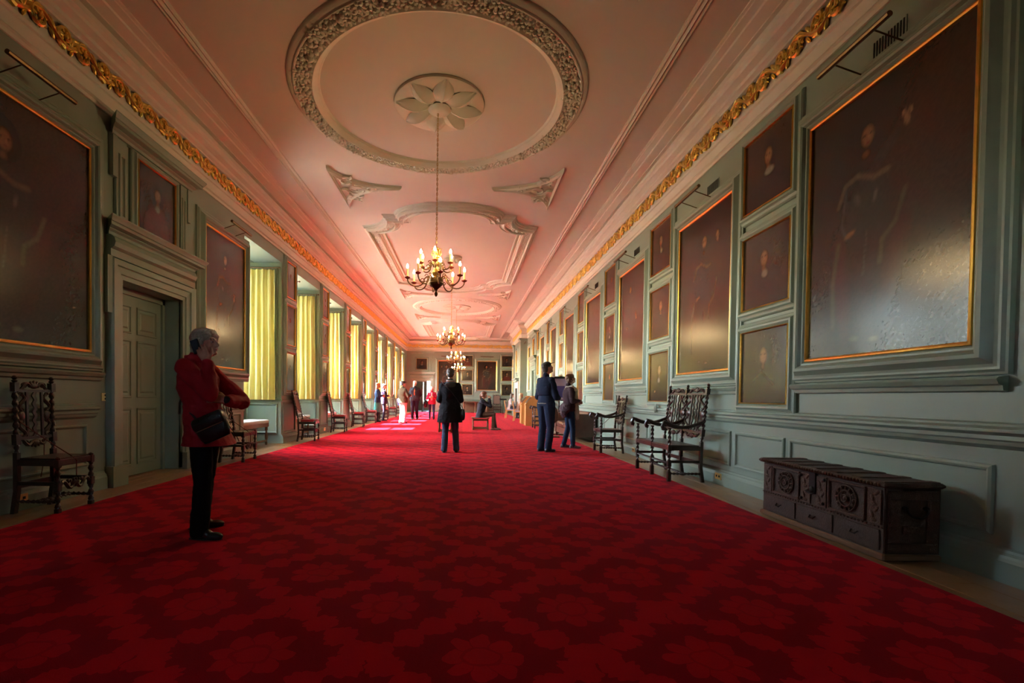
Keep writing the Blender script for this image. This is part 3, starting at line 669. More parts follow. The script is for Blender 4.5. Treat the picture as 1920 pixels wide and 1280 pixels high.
def painting(mp, a0, z0, a1, z1, flip, kind, seed, label, group, res=30, big=False, ledge=False):
    c = Vector(mp((a0+a1)/2, z0, 0)); t = thing('framed_portrait', label, 'painting', c, 0, group)
    canvas(mp, a0, z0, a1, z1, .03, flip, kind, seed, t, res)
    P = rect(a0, z0, a1, z1); g = .030 if big else .014
    b = B(); b.sweep(P, [(0,.03),(0,.048),(g*.4,.056),(g*.8,.052),(g,.04)], mp); objw(b, 'gilt_fillet', GILTF, t, True)
    b = B(); b.sweep(rect(a0-g, z0-g, a1+g, z1+g), BIGP if big else SMLP, mp); objw(b, 'frame_moulding', GREEN, t)
    if ledge:
        b = B(); pr = [(0,z0-.33),(.03,z0-.32),(.035,z0-.29),(.06,z0-.28),(.075,z0-.25),(.06,z0-.235),(0,z0-.23)]
        b.rings([[mp(q, z, u) for u, z in pr] for q in (a0-.20, a1+.20)]); objw(b, 'frame_ledge', GREEN, t)
    return t
BIGR = [(3.08,4.52),(5.86,7.26),(8.66,10.03),(11.42,12.76),(14.17,15.48),(16.90,18.05),(19.42,20.55),(23.50,24.45)]
blab = ['huge dark full-length portrait of a man raising one hand, above the iron-bound chest',
 'tall portrait of a robed man above the double-backed carved settee', 'tall portrait glowing gold at its foot, above the lone carved armchair',
 'tall gilt-edged portrait above the brown leather settee', 'tall portrait on the fireplace wall just beyond the one over the leather settee',
 'tall dark portrait above and left of the scarfed woman, beyond the purple panel', 'narrow-looking tall portrait just above the black flat cap', 'tall portrait between the far doorway and the chimney breast']
for i, (a, c) in enumerate(BIGR):
    painting(mR, a, 1.48, c, 3.63, True, 'stand', 11+2*i if i == 0 else 12+i, blab[i], 'large full-length portraits on the fireplace wall', 60 if i == 0 else (40 if i < 3 else 26), True, True)
painting(mR, -.5, 1.48, 1.6, 3.63, True, 'stand', 77, 'tall portrait hung behind the photographer on the fireplace wall', 'large full-length portraits on the fireplace wall', 12, True, True)
STK = [(2.0,2.62),(4.80,5.60),(7.60,8.37),(10.36,11.10),(13.06,13.72),(15.75,16.38),(18.30,18.90),(20.92,21.46)]
where = ['beside the frame edge nearest the camera', 'between the huge raised-hand portrait and the next tall one', 'between the portraits over the settee and the lone armchair', 'between the portraits over the lone armchair and the leather settee',
         'just beyond the portrait over the leather settee', 'second stack beyond the leather settee', 'third stack beyond the leather settee', 'next to the first far door in the fireplace wall']
for i, (a, c) in enumerate(STK):
    for (z0, z1, nm) in ((1.055,1.855,'lowest'),(2.125,2.935,'middle'),(3.235,4.03,'topmost')):
        painting(mR, a, z0, c, z1, True, 'bust', 100+i*3+int(z0), '%s small portrait stacked %s' % (nm, where[i]), 'small stacked portraits on the fireplace wall', 60 if i in (1, 2) else 26)
painting(mR, 22.26, 3.14, 22.86, 3.88, True, 'bust', 61, 'small portrait over the nearer door in the fireplace wall', 'portraits over the doors', 20)
painting(mR, 29.96, 3.14, 30.56, 3.88, True, 'bust', 62, 'small portrait over the door nearest the end wall', 'portraits over the doors', 20)
painting(mB, 26.75, 2.55, 27.35, 3.75, True, 'bust', 63, 'narrow dark portrait on the chimney breast', None, 20)
painting(mR, 31.5, 1.48, 32.4, 3.63, True, 'stand', 64, 'tall portrait on the fireplace wall in the far corner', 'large full-length portraits on the fireplace wall', 20, True, True)
painting(mL, 3.42, 1.535, 5.05, 3.66, False, 'stand', 21, 'huge dark full-length portrait of a man with bare forearm, above the carved side chair', 'large full-length portraits on the window wall', 60, True, True)
painting(mL, .2, 1.535, 1.9, 3.66, False, 'stand', 22, 'tall portrait hung behind the photographer on the window wall', 'large full-length portraits on the window wall', 12, True, True)
painting(mL, 7.33, 1.535, 8.60, 3.69, False, 'stand', 24, 'tall pinkish sheened portrait between the closed door and the first curtain', 'large full-length portraits on the window wall', 45, True)
painting(mL, 5.82, 3.12, 6.55, 3.93, False, 'bust', 25, 'small square dark portrait over the closed six-panel door', 'portraits over the doors', 50)
ordn = ['first','second','third','fourth','fifth','sixth','seventh','eighth']
for i in range(8):
    c = (WIN[i][1]+WIN[i+1][0])/2; hw = .27 if i < 6 else .24
    for (z0, z1, nm) in ((1.18,2.02,'lowest'),(2.22,3.10,'middle'),(3.30,4.08,'topmost')):
        painting(mL, c-hw, z0, c+hw, z1, False, 'bust', 200+i*3+int(z0), '%s small portrait on the %s pier between the curtains' % (nm, ordn[i]), 'small portraits on the window piers', 40 if i < 2 else 18)
painting(mD, -1.86, 1.55, -.56, 3.55, False, 'stand', 31, 'tall end-wall portrait partly hidden by the hanging chandeliers', 'large portraits on the end wall', 22, True)
painting(mD, .86, 1.59, 2.15, 3.54, False, 'stand', 33, 'tall end-wall portrait of a pale leaping figure', 'large portraits on the end wall', 30, True)
for (a0, a1, wn_) in ((-.20,.50,'between the two tall end-wall portraits'),(2.55,3.24,'in the corner beside the pale leaping figure')):
    for (z0, z1, nm) in ((1.24,1.95,'lowest'),(2.24,2.94,'middle'),(3.23,3.94,'topmost')):
        painting(mD, a0, z0, a1, z1, False, 'bust', 300+int(z0*3+a0*7), '%s small end-wall portrait %s' % (nm, wn_), 'small stacked portraits on the end wall', 24)
painting(mD, -3.38, 2.98, -2.66, 3.70, False, 'bust', 34, 'square dark portrait over the open doorway in the end wall', 'portraits over the doors', 26)
# ---------------------------------------------------------------- picture lights and air grilles
def lamp(mp, c, label, half=.34, z=3.80):
    t = thing('picture_light', label, 'light', mp(c, z, 0), 0, 'picture lights')
    b = B(); b.tube([mp(c-half, z+.06, .29), mp(c+half, z+.06, .29)], .022, 8); objw(b, 'reflector', BRASS if False else BRONZE, t, True)
    for s_ in (-1, 1):
        b = B(); y = c+s_*half*.55; b.tube([mp(y, z-.03, 0), mp(y, z-.03, .02), mp(y, z+.06, .28)], .006, 5); b.cyl(mp(y, z-.03, 0), mp(y, z-.03, .012), .02); objw(b, 'bracket', BRONZE, t)
lw = ['above the huge raised-hand portrait','above the portrait over the double settee','above the portrait over the lone armchair','above the portrait over the leather settee','above the portrait beyond the leather settee','second beyond the leather settee','above the black flat cap','between far doorway and chimney breast']
for i, (a, c) in enumerate(BIGR): lamp(mR, (a+c)/2-.02, 'brass picture light on two arms %s' % lw[i])
lamp(mL, 4.24, 'brass picture light on two arms above the window-wall chair'); lamp(mL, 7.97, 'brass picture light between closed door and first window bay')
lamp(mD, 1.5, 'picture light above the pale leaping figure', .45, 3.80); lamp(mD, -1.2, 'picture light behind the hanging chandeliers', .45, 3.80)
for i, (c, lb) in enumerate(((3.77,'slotted air grille high beside the nearest picture light'),(6.40,'slotted air grille high over the double settee'),(9.2,'slotted air grille high over the lone armchair'),(12.0,'slotted air grille high over the leather settee'))):
    t = thing('air_grille', lb, 'grille', (R, c, 3.8), 0, 'air grilles'); b = B().box(R-.006, c-.15, 3.80, R, c+.15, 4.0); objw(b, 'grille_plate', GREEN, t)
    sl = B().box(-.010, -.005, .012, -.001, .005, .188).mesh('slot', BLACKM)
    for j in range(11):
        o = link('slot', sl, t); o.location = (0, -.13+.026*j, 0)
# light switch and sockets
t = thing('light_switch', 'brass light switch plate beside the closed door', 'switch', (L, 5.30, 1.02)); objw(B().box(L, 5.272, .985, L+.008, 5.328, 1.075), 'switch_plate', pm('pale_brass_plate', (.85,.80,.42), .3), t)
objw(B().box(L+.006, 5.312, 1.0, L+.014, 5.320, 1.02), 'switch_toggle', BLACKM, t); objw(B().box(L+.006, 5.312, 1.04, L+.014, 5.320, 1.06), 'switch_toggle', BLACKM, t)
for mp, y, lb in ((mR, 6.02, 'shiny brass wall socket behind the double settee'), (mR, 9.05, 'brass wall socket behind the lone armchair'), (mL, 4.25, 'brass wall socket behind the window-wall chair'), (mL, 13.55, 'brass wall socket low on the second window pier')):
    t = thing('wall_socket', lb, 'socket', mp(y, .1, .05), 0, 'brass wall sockets'); q0, q1 = mp(y-.07, .07, .05), mp(y+.07, .15, .058)
    objw(B().box(min(q0[0],q1[0]), q0[1], q0[2], max(q0[0],q1[0]), q1[1], q1[2]), 'socket_plate', pm('polished_brass', (.95,.7,.3), .3, 1.0), t)
    for s_ in (-.03, .03):
        q0, q1 = mp(y+s_-.012, .10, .056), mp(y+s_+.012, .125, .062); objw(B().box(min(q0[0],q1[0]), q0[1], q0[2], max(q0[0],q1[0]), q1[1], q1[2]), 'socket_hole', BLACKM, t)
# ---------------------------------------------------------------- curtains, benches, radiator
crg = random.Random(3)
def drape_mesh(wd, h, seed):
    r_ = random.Random(seed); nx, nz = 72, 26; b = B(); ph = [r_.random()*6 for _ in range(4)]
    for j in range(nz+1):
        q = j/nz; z = h*q
        for i in range(nx+1):
            s_ = i/nx; amp = .050*(1-.55*q)+.006; fl = 1+.07*(1-q)
            y = amp*math.sin(2*PI*5.5*s_+ph[0]+.5*math.sin(2*PI*s_+ph[1])+.25*(1-q)) + .014*math.sin(2*PI*12*s_+ph[2]+2*q)*(1-q*.4) + .010*math.sin(9*q+11*s_+ph[3])
            if q > .96: y += .012*math.sin(2*PI*16*s_)
            b.v.append(((s_-.0)*wd*fl-(fl-1)*wd*.3, y, z))
    b.f = [(j*(nx+1)+i, j*(nx+1)+i+1, (j+1)*(nx+1)+i+1, (j+1)*(nx+1)+i) for j in range(nz) for i in range(nx)]
    me = b.mesh('drape', CURTAIN, False, False); me.polygons.foreach_set('use_smooth', [True]*len(me.polygons)); return me
DR = [drape_mesh(.70, 2.83, s_) for s_ in (1, 2, 3)]
for i, (a, b_) in enumerate(WIN):
    for far in (1, 0):
        y = b_-.15 if far else a+.15
        t = thing('curtain', 'yellow silk curtain at the %s side of the %s window bay' % ('far' if far else 'near', (ordn+['ninth'])[i]), 'curtain', (L-.80, y, .965), 0, 'yellow silk curtains')
        link('drape', DR[i % 3], t)
        B().tube([(0,0,2.87),(.79,0,2.87)], .011, 6).ell((.81,0,2.87), (.022,.022,.022), 8, 5).obj('swing_rod', BRONZE, t, True)
        if i < 4:
            rg_ = B().tube([(0,math.cos(2*PI*j/10)*.026,math.sin(2*PI*j/10)*.026) for j in range(10)], .003, 4, closed=True).mesh('curtain_ring', BRONZE)
            for j in range(9): o = link('curtain_ring', rg_, t); o.location = (.05+j*.08, 0, 2.855)
def rbox(b, x0, y0, z0, x1, y1, z1, r, n=4):
    # cushion: soft rounded box built of rings
    rs = []
    for k_ in range(n*2+1):
        a = -PI/2+PI*k_/(n*2); ins = r*(1-math.cos(a)); z = (z0+z1)/2+(z1-z0)/2*math.sin(a); ring = []
        for cx_, cy_, a0 in ((x1-ins-r,y1-ins-r,0),(x0+ins+r,y1-ins-r,90),(x0+ins+r,y0+ins+r,180),(x1-ins-r,y0+ins+r,270)):
            for m_ in range(4): aa = math.radians(a0+30*m_); ring.append((cx_+math.cos(aa)*r, cy_+math.sin(aa)*r, z))
        rs.append(ring)
    return b.rings(rs)
LEGP = [(0,.022),(.05,.026),(.10,.020),(.14,.030),(.18,.016),(.30,.028),(.45,.034),(.60,.026),(.72,.016),(.76,.030),(.80,.030),(.81,.028),(1,.028)]
def bench_build(t, w_, d_, h_, cush=WHITEC, wood=OAKMID, ln='cushion'):
    for sx in (-1, 1):
        for sy in (-1, 1): B().turn((sx*(w_/2-.04), sy*(d_/2-.04), 0), (sx*(w_/2-.04), sy*(d_/2-.04), h_-.10), LEGP, 10).obj('leg', wood, t, True)
    b = B(); b.cbox(-w_/2, -d_/2, h_-.13, w_/2, -d_/2+.03, h_-.05, .003); b.cbox(-w_/2, d_/2-.03, h_-.13, w_/2, d_/2, h_-.05, .003); b.cbox(-w_/2, -d_/2, h_-.13, -w_/2+.03, d_/2, h_-.05, .003); b.cbox(w_/2-.03, -d_/2, h_-.13, w_/2, d_/2, h_-.05, .003); b.obj('apron', wood, t)
    b = B(); b.cbox(-w_/2+.03, -.015, .07, w_/2-.03, .015, .11, .003)
    for sx in (-1, 1): b.cbox(sx*(w_/2-.04)-.015, -d_/2+.05, .07, sx*(w_/2-.04)+.015, d_/2-.05, .11, .003)
    b.obj('stretcher', wood, t)
    if cush: rbox(B(), -w_/2-.01, -d_/2-.01, h_-.06, w_/2+.01, d_/2+.01, h_+.025, .03).obj(ln, cush, t, True)
for i, (a, b_) in enumerate(WIN):
    t = thing('window_bench', 'oak bench with flat white cushion in the %s window bay' % (ordn+['ninth'])[i], 'bench', (L-.38, (a+b_)/2, 0), 0, 'cushioned benches in the window bays')
    bench_build(t, .44, 1.25, .52)
for i, (a, b_) in enumerate(WIN[:2]):
    t = thing('radiator', 'ribbed cream radiator under the %s window bench' % ordn[i], 'radiator', (L-.42, (a+b_)/2, .0), 0, 'radiators under the window benches')
    for j in range(12): B().cbox(-.10, -.42+j*.07, .06, .10, -.42+j*.07+.05, .36, .008).obj('fin', pm('radiator_cream', (.42,.42,.32), .4), t)
    B().box(-.08, -.42, .02, .08, -.38, .07).box(-.08, .36, .02, .08, .40, .07).box(-.05, -.42, .15, .05, .40, .18).obj('foot_rail', pm('radiator_cream', (.42,.42,.32), .4), t)
# ---------------------------------------------------------------- antique chairs
def block(b, x, y, z0, z1, r): b.cbox(x-r, y-r, z0, x+r, y+r, z1, r*.25)
def chair(label, loc, rz, w_=.46, d_=.40, sh=.46, top=1.17, arms=False, back='cane', seat='red', bays=1, group=None, lean=.13, cord=False, carved_front=True, hi=True, name='side_chair', cat='chair', pit=.075):
    t = thing(name, label, cat, loc, rz, group); W = w_*bays; yb, yf = -d_/2, d_/2; s_ = .020; n = 8 if hi else 6
    ph = lambda z: yb-lean*max(0, (z-sh)/(top-sh))
    mat = DARKOAK; xs = [-W/2+w_*i for i in range(bays+1)]; ah = .74
    for x in xs:
        b = B(); block(b, x, yf, 0, .05, .021) if not arms else block(b, x, yf, 0, .14, .024)
        z0 = .05 if not arms else .14
        b.twist((x,yf,z0), (x,yf,.20), s_, pit, n); block(b, x, yf, .20, .28, .024); b.twist((x,yf,.28), (x,yf,sh-.07), s_, pit, n); block(b, x, yf, sh-.07, sh+.005, .023)
        if not arms: b.turn((x,yf,sh), (x,yf,sh+.025), [(0,.02),(.5,.024),(1,.006)], n)
        b.obj('leg', mat, t, True)
        b = B(); b.rings([[(x+i*.019, ph(z)+j*.019-(.03 if z == 0 else 0), z) for i, j in ((-1,-1),(1,-1),(1,1),(-1,1))] for z in (0, .2, sh+.06)]); b.obj('leg', mat, t)
        b = B(); z1 = sh+.06; b.turn((x,ph(z1),z1), (x,ph(z1+.07),z1+.07), [(0,.019),(.3,.012),(.6,.022),(1,.016)], n)
        bl = z1+.07; b.rings([[(x+i*.022, ph(z)+j*.022, z) for i, j in ((-1,-1),(1,-1),(1,1),(-1,1))] for z in (bl, bl+.09)])
        b.twist((x,ph(bl+.09),bl+.09), (x,ph(top-.12),top-.12), s_, pit, n)
        b.rings([[(x+i*.022, ph(z)+j*.022, z) for i, j in ((-1,-1),(1,-1),(1,1),(-1,1))] for z in (top-.12, top-.04)])
        b.turn((x,ph(top-.04),top-.04), (x,ph(top+.02),top+.02), [(0,.012),(.25,.024),(.45,.012),(.7,.024),(1,.010)], n); b.obj('back_post', mat, t, True)
        if arms:
            b = B(); b.twist((x,yf,sh), (x,yf,ah-.03), s_, pit, n); b.obj('arm_support', mat, t, True)
            pts = []; 
            for i in range(15): q = i/14; pts.append((x, ph(ah+.06)+(yf+.07-ph(ah+.06))*q, ah+.055-.10*math.sin(PI*q*.75)+.06*q*q))
            pts += [(x, yf+.095, ah-.012), (x, yf+.085, ah-.04), (x, yf+.062, ah-.045)]
            b = B().tube(pts, [.018]*10+[.022]*8, 8, 1.3); b.obj('armrest', mat, t, True)
    # seat
    b = B(); b.cbox(-W/2, yf-.018, sh-.055, W/2, yf+.018, sh, .004); b.cbox(-W/2, yb-.015, sh-.055, W/2, yb+.015, sh, .004)
    for x in xs: b.cbox(x-.015, yb, sh-.055, x+.015, yf, sh, .004)
    b.obj('seat_frame', mat, t)
    for i in range(bays):
        if seat == 'red': rbox(B(), xs[i]+.0, yb+.03, sh-.02, xs[i+1], yf+.01, sh+.055, .04).obj('seat', REDSEAT, t, True)
        elif seat == 'cane': B().box(xs[i]+.01, yb+.01, sh-.01, xs[i+1]-.01, yf-.01, sh+.003).obj('seat', CANE, t)
        else: B().cbox(xs[i]-.0, yb+.02, sh-.005, xs[i+1]+.0, yf, sh+.012, .004).obj('seat', DARKOAK, t)
    # stretchers
    for x in (xs[0], xs[-1]):
        b = B(); b.twist((x,yf-.02,.11), (x,yb-.02,.11), .015, .055, n); b.obj('side_stretcher', mat, t, True)
        b = B(); b.cbox(x-.012, yb-.01, .25, x+.012, yf, .285, .003); b.obj('side_rail', mat, t)
    b = B(); b.twist((-W/2,0,.11), (W/2,0,.11), .015, .055, n); b.obj('middle_stretcher', mat, t, True)
    b = B(); b.cbox(-W/2, yb-.022, .22, W/2, yb+.0, .27, .003); b.obj('rear_stretcher', mat, t)
    for i in range(bays):
        x0, x1 = xs[i]+.02, xs[i+1]-.02; c = (x0+x1)/2; b = B()
        if arms: b.twist((x0,yf,.245), (x1,yf,.245), .013, .03, 6)
        if carved_front and not arms:
            for s2 in (-1, 1):
                b.tube([(c+s2*(x1-c)*(1-q), yf, .245+.035*math.sin(q*PI*2.2)) for q in [j/10 for j in range(11)]], .016, 6)
                b.ell((c+s2*.075, yf, .275), (.022,.014,.022), 8, 5)
            b.ell((c,yf,.255), (.05,.017,.045), 10, 6)
            for j in range(5): b.ell((c-.06+j*.03, yf+.012, .275+.012*math.sin(j*PI/4)), (.013,.010,.016), 6, 4)
        b.obj('front_stretcher', mat, t, True)
        # back frame, local plane following the lean
        P = lambda u, z, o=0: (u, ph(z)+o, z)
        zb, zt = sh+.17, top-.10
        def rail(nm, z0_, z1_, crest):
            b = B(); 
            b.rings([[P(x0,z0_,-.012),P(x0,z0_,.012),P(x0,z1_,.012),P(x0,z1_,-.012)],[P(x1,z0_,-.012),P(x1,z0_,.012),P(x1,z1_,.012),P(x1,z1_,-.012)]])
            m_ = z1_+.035 if crest > 0 else z0_-.035
            for s2 in (-1, 1):
                b.tube([P(c+s2*(.035+(x1-c-.05)*q), m_+(.03*math.sin(q*PI*1.6)-.012)*crest) for q in [j/12 for j in range(13)]], [.016-.008*abs(q/12-.4) for q in range(13)], 6)
                b.tube([P(c+s2*((x1-c)*.55+math.cos(a)*.028*(1-a/9)), m_+math.sin(a)*.028*(1-a/9)) for a in [j*.6 for j in range(11)]], .008, 5)
            for j in range(5):
                a = (j-2)*.55; b.ell(P(c+math.sin(a)*.045, m_+(.03*math.cos(a)-.012)*crest), (.015,.013,.032), 6, 4, Matrix.Rotation(a*crest, 3, 'Y'))
            b.ell(P(c, m_), (.048,.013,.030), 10, 6); b.obj(nm, mat, t, True)
        rail('crest_rail', zt-.025, zt, 1); rail('lower_rail', zb, zb+.025, -1)
        if back == 'cane':
            b = B(); iw = .035
            for u in (x0+.01, x1-.01-iw): b.rings([[P(u,zb+.02,-.01),P(u+iw,zb+.02,-.01),P(u+iw,zb+.02,.01),P(u,zb+.02,.01)],[P(u,zt-.02,-.01),P(u+iw,zt-.02,-.01),P(u+iw,zt-.02,.01),P(u,zt-.02,.01)]])
            for j in range(7):
                for u in (x0+.028, x1-.028): b.ell(P(u, zb+.06+j*(zt-zb-.12)/6, .008), (.015,.008,.03), 6, 4)
            b.obj('back_frame', mat, t, True)
            b = B(); b.rings([[P(x0+.04,zb+.02,-.003),P(x1-.04,zb+.02,-.003),P(x1-.04,zb+.02,.003),P(x0+.04,zb+.02,.003)],[P(x0+.04,zt-.02,-.003),P(x1-.04,zt-.02,-.003),P(x1-.04,zt-.02,.003),P(x0+.04,zt-.02,.003)]]); b.obj('cane_panel', CANE, t)
        else:
            us = [c-.075, c+.075] if back == 'carved' else [c-.11, c+.11]
            for u in us:
                b = B(); b.rings([[P(u-.010,zb,-.008),P(u+.010,zb,-.008),P(u+.010,zb,.008),P(u-.010,zb,.008)],[P(u-.010,zt,-.008),P(u+.010,zt,-.008),P(u+.010,zt,.008),P(u-.010,zt,.008)]]); b.obj('splat', mat, t)
            for u in ([c] if back == 'carved' else [c-.045, c+.045]):
                b = B(); rs = []
                for j in range(41):
                    q = j/40; z = zb+(zt-zb)*q; o = .010*math.sin(q*PI*12); hw = .016 if back == 'carved' else .011
                    rs.append([P(u-hw+o,z,-.006),P(u+hw+o,z,-.006),P(u+hw+o,z,.006),P(u-hw+o,z,.006)])
                b.rings(rs); b.obj('wavy_splat', mat, t)
            for s2 in (-1, 1):
                b = B(); u = (us[1]-c+.010+(x1-c))/2; hw = ((x1-c)-(us[1]-c))/2-.008
                for z_c, f_ in ((zb+(zt-zb)*.20, 1), (zb+(zt-zb)*.74, -1)):
                    hh = (zt-zb)*.17
                    b.tube([P(c+s2*(u+hw*.8*math.sin(q*2*PI)), z_c+f_*hh*(1-2*q)) for q in [j/14 for j in range(15)]], [.010+.006*math.sin(PI*j/14) for j in range(15)], 6)
                    for e_ in (-1, 1): b.tube([P(c+s2*(u+math.cos(a)*.022*(1-a/8)), z_c+e_*hh*.92+math.sin(a)*.024*(1-a/8)) for a in [j*.6 for j in range(11)]], .007, 5)
                b.ell(P(c+s2*u, zb+(zt-zb)*.47), (hw*.9,.010,.045), 8, 6); b.obj('scroll_splat', mat, t, True)
    if cord:
        z1 = sh+.36; b = B(); pts = [(W/2*.98, ph(z1)+.02, z1)]
        for j in range(1, 13): q = j/12; pts.append((W/2*(1-q*.9), ph(z1)+(yf-.02-ph(z1))*q, z1+(sh+.02-z1)*q-.07*math.sin(PI*q)*(1 if back == 'cane' else .1)))
        pts.append((W/2*.1, yf+.03, sh-.02)); pts.append((W/2*.1, yf+.03, sh-.16)); b.tube(pts, .0045, 5); b.obj('rope', CORD if back != 'cane' else BLACKM, t, True)
        B().tube([(-W/4, ph(sh+.17), sh+.16), (-W/4, yb-.01, sh-.05), (-W/4+.01, yb-.03, sh-.20)], .004, 5).obj('rope', CORD, t)
    return t
H_ = -PI/2
chair('dark carved side chair with scrolled open back, against the window wall below the huge portrait', (-3.765,4.33,0), H_, .37, .36, .48, 1.20, back='carved', seat='wood', cord=True, lean=.02)
chair('carved side chair half hidden behind the woman in the red jacket', (-3.65,7.62,0), H_, .42, .34, .47, 1.17, back='carved', seat='wood', cord=True, lean=.12)
c1 = chair('caned high-back chair with red seat at the first window pier, nearest of its row', (-3.69,11.18,0), H_+.12, .46, .36, .46, 1.17, cord=True, lean=.16, group='red-seated caned chairs along the window wall')
for i, y in enumerate((13.95,16.45,18.70,21.6,24.2,27.0)):
    c = copy_tree(c1); c.location = (-3.70,y,0); c['label'] = 'caned high-back chair with red seat at the %s window pier' % ordn[i+1]
chair('double-backed carved settee with three twisted front legs and scrolled arms', (2.885,6.74,0), PI/2, .565, .41, .47, 1.27, arms=True, back='wavy', seat='wood', bays=2, lean=.085, cord=False, name='double_chair_settee', cat='settee', pit=.07)
chair('lone carved armchair with wavy splats, between double settee and leather settee', (2.90,9.55,0), PI/2, .46, .41, .47, 1.13, arms=True, back='wavy', seat='cane', lean=.085, cord=True, name='carved_armchair', pit=.07)
chair('twist-armed open chair in front of the oak consoles', (2.70,16.75,0), PI/2, .55, .50, .45, 1.15, arms=True, back='cane', seat='cane', lean=.1, name='carved_armchair')
chair('dark high-back chair against the end wall', (2.2,32.25,0), PI, .52, .42, .45, 1.30, back='cane', seat='cane', lean=.05, hi=False)
# ---------------------------------------------------------------- iron-bound chest
def chest():
    x0, x1, y0, y1 = 2.855, 3.235, 3.20, 4.50; t = thing('carved_chest', 'long dark carved iron-bound chest at the foot of the huge portrait', 'chest', ((x0+x1)/2, (y0+y1)/2, 0))
    M = pm('dark_chest_oak', (.045,.020,.010), .62, var=.5, scale=14, bump=.5, bscale=70); CV = pm('carved_oak_relief', (.068,.030,.016), .6, var=.5, scale=30, bump=.8, bscale=120)
    b = B(); b.cbox(x0, y0, .03, x1, y1, .50, .006); objw(b, 'chest_body', M, t)
    b = B(); b.cbox(x0-.03, y0-.04, .50, x1, y1+.04, .535, .012); objw(b, 'lid', M, t)
    for i in range(7):
        yy = y0+.03+(y1-y0-.06)*i/6; objw(B().cbox(x0-.01, yy-.035, .533, x1-.01, yy+.035, .541, .003), 'lid_strap', CV, t)
    b = B(); b.cbox(x0-.02, y0-.02, .005, x1, y1+.02, .05, .01); objw(b, 'plinth', OAKMID, t)
    n = 44; b = B()
    for i in range(n): yy = y0+(y1-y0)*(i+.5)/n; b.ell((x0-.032, yy, .517), (.010,.009,.014), 6, 4)
    tag(objw(b, 'lid_beading', pm('worn_oak_edge', (.11,.055,.03), .45), t, True), kind='stuff')
    b = B()
    for i in range(40): yy = y0+(y1-y0)*(i+.5)/40; b.ell((x0-.004, yy, .225), (.008,.013,.008), 6, 4)
    tag(objw(b, 'front_beading', CV, t, True), kind='stuff')
    fx = x0-.002
    for (a, c, z0, z1) in ((y0+.16,y0+.48,.25,.47),(y1-.48,y1-.16,.25,.47)):
        fr = lambda p, q, h: (fx-h, p, q); b = B(); b.sweep(rect(a, z0, c, z1), [(.012,0),(.010,.012),(0,.014),(-.008,.004)], fr); objw(b, 'front_panel', CV, t)
        cy_, cz_ = (a+c)/2, (z0+z1)/2; b = B()
        for rr, hh in ((.095,.006),(.060,.012),(.025,.018)):
            b.tube([(fx-hh, cy_+math.cos(2*PI*j/20)*rr, cz_+math.sin(2*PI*j/20)*rr) for j in range(20)], .006, 5, closed=True)
        for j in range(12): aa = 2*PI*j/12; b.ell((fx-.008, cy_+math.cos(aa)*.077, cz_+math.sin(aa)*.077), (.010,.010,.018), 6, 4, Matrix.Rotation(aa-PI/2, 3, 'X'))
        b.ell((fx-.01, cy_, cz_), (.012,.018,.018), 8, 5); objw(b, 'carved_roundel', CV, t, True)
    my = (y0+y1)/2
    for (a, c) in ((y0+.02,y0+.13),(my-.14,my-.03),(my+.03,my+.14),(y1-.13,y1-.02)):
        b = B(); b.cbox(fx-.008, a, .24, fx+.002, c, .48, .002)
        for j in range(6): b.ell((fx-.008, (a+c)/2+.02*math.sin(j*2.2), .265+.038*j), (.008,.030,.014), 6, 4, Matrix.Rotation(j*1.1, 3, 'X'))
        objw(b, 'carved_stile', CV, t, True)
    b = B(); b.cbox(fx-.018, my-.035, .33, fx-.008, my+.035, .50, .002); b.ell((fx-.02, my, .36), (.012,.03,.03), 8, 5); b.tube([(fx-.03, my-.04, .34),(fx-.035, my, .33),(fx-.03, my+.05, .345)], .007, 5); objw(b, 'hasp', BLACKM, t, True)
    st = B()
    for (yy, zz) in ((my-.13,.46),(my+.13,.46),(my-.12,.27),(my+.12,.27)): objw(B().ell((fx-.016, yy, zz), (.012,.014,.014), 8, 5), 'boss', BLACKM, t, True)
    for i in range(3):
        a = y0+.03+i*(y1-y0-.06)/3; c = a+(y1-y0-.06)/3-.02; dr = objw(B().cbox(fx-.008, a, .065, fx+.004, c, .205, .003), 'drawer', M, t)
        kk = B().tube([(fx-.012,(a+c)/2-.03,.15),(fx-.03,(a+c)/2-.02,.13),(fx-.03,(a+c)/2+.02,.13),(fx-.012,(a+c)/2+.03,.15)], .005, 5).obj('handle', BLACKM, dr, True); kk.matrix_parent_inverse = dr.matrix_parent_inverse.copy() if False else Matrix.Identity(4)
    ey = y0-.001
    for (a, c, z0, z1) in ((x0+.02,x1-.02,.42,.48),(x0+.02,x0+.10,.122,.418),(x1-.10,x1-.02,.122,.418),(x0+.02,x1-.02,.06,.12),(x0+.12,x1-.12,.19,.24)):
        b = B(); b.cbox(a, ey-.008, z0, c, ey+.003, z1, .002)
        rr_ = random.Random(int(a*99+z0*77))
        for j in range(16): b.ell((a+(c-a)*rr_.random(), ey-.008, z0+(z1-z0)*rr_.random()), (.006,.004,.006), 5, 3)
        objw(b, 'end_strap', CV, t, True)
    b = B(); b.tube([((x0+x1)/2+math.cos(PI+PI*j/10)*.07, ey-.035-.01*math.sin(PI*j/10), .36+math.sin(PI+PI*j/10)*.055) for j in range(11)], .007, 6); b.ell(((x0+x1)/2-.07, ey-.02, .365), (.015,.02,.015), 6, 4); b.ell(((x0+x1)/2+.07, ey-.02, .365), (.015,.02,.015), 6, 4); objw(b, 'end_handle', BLACKM, t, True)
chest()
